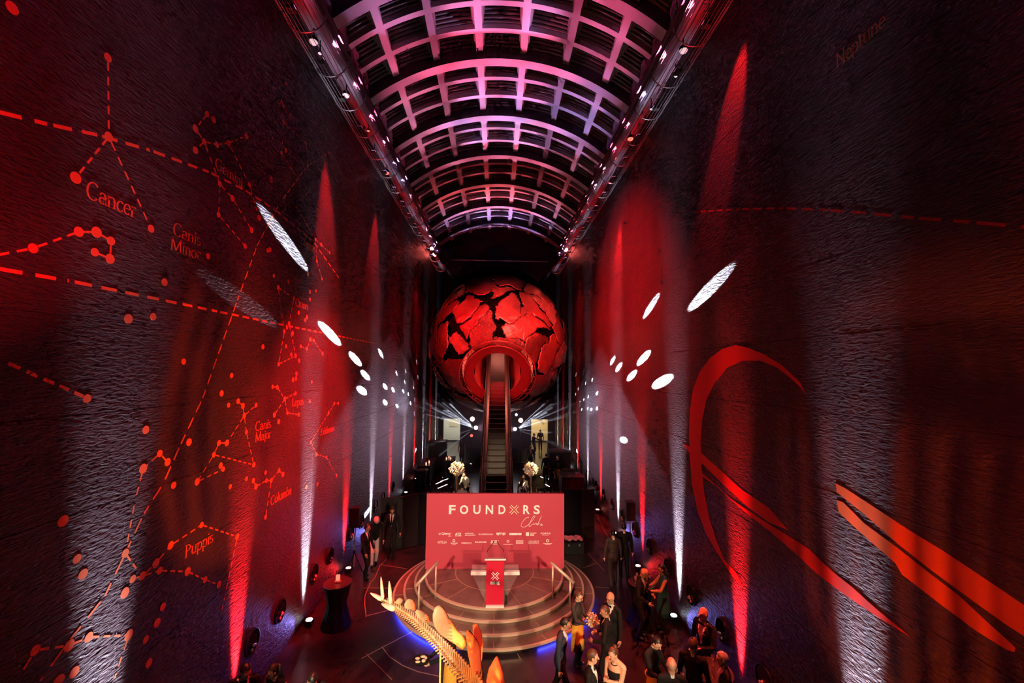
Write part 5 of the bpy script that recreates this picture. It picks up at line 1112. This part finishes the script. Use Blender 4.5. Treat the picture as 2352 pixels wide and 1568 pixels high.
person('woman with long hair and a teal dress reaching to the glasses', headat(1523, 1306, 1.72), 175, jacket='teal', outfit='sleeveless', style='long', skin='tan', lh=(-.1, .36, 1.10), rh=(.15, .40, 1.05), hpitch=10, h=1.72, group=G)
w18 = headat(1500, 1468, 1.7)
person('waitress with an orange apron holding a tray of drinks', w18, -55, outfit='waiter', apron='orange', style='pony', hair='black', skin='pale', lh=(-.10, .36, 1.08), rh=(.14, .34, 1.08), hpitch=32, h=1.7, group=G)
person('bald guest seen from behind at the tray of drinks', headat(1543, 1527, 1.76), 80, style='bald', skin='tan', h=1.76, group=G)
person('man seen from behind at the table nearest the right wall', headat(1592, 1480, 1.82), 50, hair='brown', skin='tan', hyaw=-10, h=1.82, group=G)
person('tall man in dinner jacket with a pocket square facing left by the wall', headat(1617, 1408, 1.88), 208, style='bald', outfit='tux', tie='bow', extras=('square',), lh=(-.15, .32, 1.15), h=1.88, hyaw=-12, group=G)
person('grey-haired man in black at the bottom right by the red beam', headat(1664, 1512, 1.74), 165, hair='grey', hpitch=8, h=1.74, group=G)
# far end
person('woman in black standing before the far left doorway', feet(1060, 1062), -90, outfit='sleeveless', style='bun', h=1.72, group=G)
person('person in black behind the tall left counter', (-4.35, 33.6, 0), -80, h=1.78, group=G)
person('bartender in a white shirt leaning over the left bar', (-1.50, 22.1, 0), 235, jacket='white', outfit='waiter', hair='black', lean=16, lh=(-.2, .35, 1.05), rh=(.2, .35, 1.05), h=1.76, group=G)
person('guest in a grey top in front of the bartender', (-1.55, 19.85, 0), 95, jacket='grey', outfit='waiter', hair='black', h=1.66, group=G)
person('blond bartender in a white shirt seen from behind at the right bar', (1.34, 21.45, 0), 92, jacket='white', outfit='waiter', hair='blond', h=1.70, group=G)
person('man in a suit standing in the far right doorway', feet(1241, 1036), -100, h=1.82, tie='tie', group=G)
person('person in black reaching towards the man in the doorway', feet(1226, 1044), 25, rh=(.1, .5, 1.2), h=1.72, group=G)
person('waiter with a red apron left of the right counter', feet(1254, 1108), 100, outfit='waiter', apron='red', h=1.76, group=G)
person('waiter with an orange apron beside the right counter', feet(1281, 1116), -85, outfit='waiter', apron='orange', h=1.78, group=G)
person('grey-haired guest behind the right flowers', feet(1218, 1082), -80, hair='grey', h=1.74, group=G)
finish_people()

# things in their hands
def held(at, heading, loc): 
    a = R_(heading-90); return Vector((at[0]+loc[0]*math.cos(a)-loc[1]*math.sin(a), at[1]+loc[0]*math.sin(a)+loc[1]*math.cos(a), loc[2]))
c = held(w7, 200, (.02, .62, 1.12)); tr_ = empty('serving_tray', c); tag(tr_, 'round black tray of pale canapes under the tail', 'tray')
MB().lathe([(0, 0), (.16, 0), (.18, .025), (.172, .025), (.155, .008), (0, .008)], 28, Matrix.Translation(c)).build('plate', BLACKM, tr_)
CAN_ = mat('cream_canape', (.80, .66, .48), .6)
for i, (x, y, rx, ry) in enumerate(((-.07, .03, .05, .035), (.03, .08, .06, .03), (.06, -.04, .045, .05), (-.05, -.07, .05, .03), (.09, .04, .03, .04))):
    o = MB().ell(c+Vector((x, y, .028)), (rx, ry, .02), 10, 6).build('canape', CAN_, at=c+Vector((x, y, .01)), smooth=True); tag(o, 'pale canape on the round black tray under the tail', 'canape', 'canapes on the black tray')
c = held(w9, -38, (.05, .42, 1.16)); bq = empty('bouquet', c); tag(bq, 'bouquet of pale dried stems held by the waitress', 'bouquet')
STM = [mat('dry_stem_pale', (.72, .52, .36), .7), mat('dry_stem_rust', (.40, .16, .08), .7), mat('dry_stem_cream', (.80, .70, .55), .7)]
rs = random.Random(4)
for k in range(150):
    v = Vector((rs.gauss(0, 1), rs.gauss(0, 1), rs.gauss(.35, 1))).normalized(); L = rs.uniform(.08, .17)
    MB().tube([c, c+v*L*.7, c+v*L], [.005, .010, .016], 5).build('stem', STM[k % 3], bq)
c = held(w18, -55, (.04, .50, 1.10)); tr2 = empty('serving_tray', c); tag(tr2, 'dark round tray of glasses held by the waitress in an orange apron', 'tray')
MB().lathe([(0, 0), (.2, 0), (.22, .025), (.21, .025), (.195, .008), (0, .008)], 28, Matrix.Translation(c)).build('plate', BLACKM, tr2)
for i in range(7):
    a = 2*PI*i/6; r = .13 if i < 6 else 0; glass(c+Vector((r*math.cos(a), r*math.sin(a), .009)), 'glass on the round tray of drinks, %s' % (ORD[i]+' round its rim' if i < 6 else 'in its middle'), .16)
print('OBJECTS', len(bpy.data.objects))
# ------------------------------------------------------------------ thin theatrical haze at the far end, under the globe
hz = MB().box((0, 30.6, 3.1), (9.9, 11.0, 3.6)).build('haze', None, at=(0, 30.6, 1.3))
hm = bpy.data.materials.new('stage_haze'); hm.use_nodes = True; nt = hm.node_tree
nt.nodes.remove(nt.nodes['Principled BSDF']); vs_ = nt.nodes.new('ShaderNodeVolumeScatter'); vs_.inputs['Density'].default_value = 0.007; vs_.inputs['Anisotropy'].default_value = 0.3
nt.links.new(vs_.outputs[0], nt.nodes['Material Output'].inputs['Volume']); hz.data.materials.clear(); hz.data.materials.append(hm)
tag(hz, 'thin lit haze hanging under the globe at the far end', 'haze', kind='stuff')
for k, (tx, tz_) in enumerate(((-4.6, 5.2), (-4.9, 4.6), (-4.2, 5.9), (-4.9, 3.9))):
    spot('haze_beam', HEADS[1]+Vector((-.1, -.12, 0)), HEADS[1]+Vector((tx+1.9, -4.5, tz_-2.6)), 1500, 2.6, (.6, .6, 1), .6, .02)
for k, (tx, tz_) in enumerate(((4.4, 5.4), (4.9, 4.4))):
    spot('haze_beam', HEADS[4]+Vector((.1, -.12, 0)), HEADS[4]+Vector((tx-1.9, -4.5, tz_-2.6)), 900, 2.6, (.6, .6, 1), .6, .02)
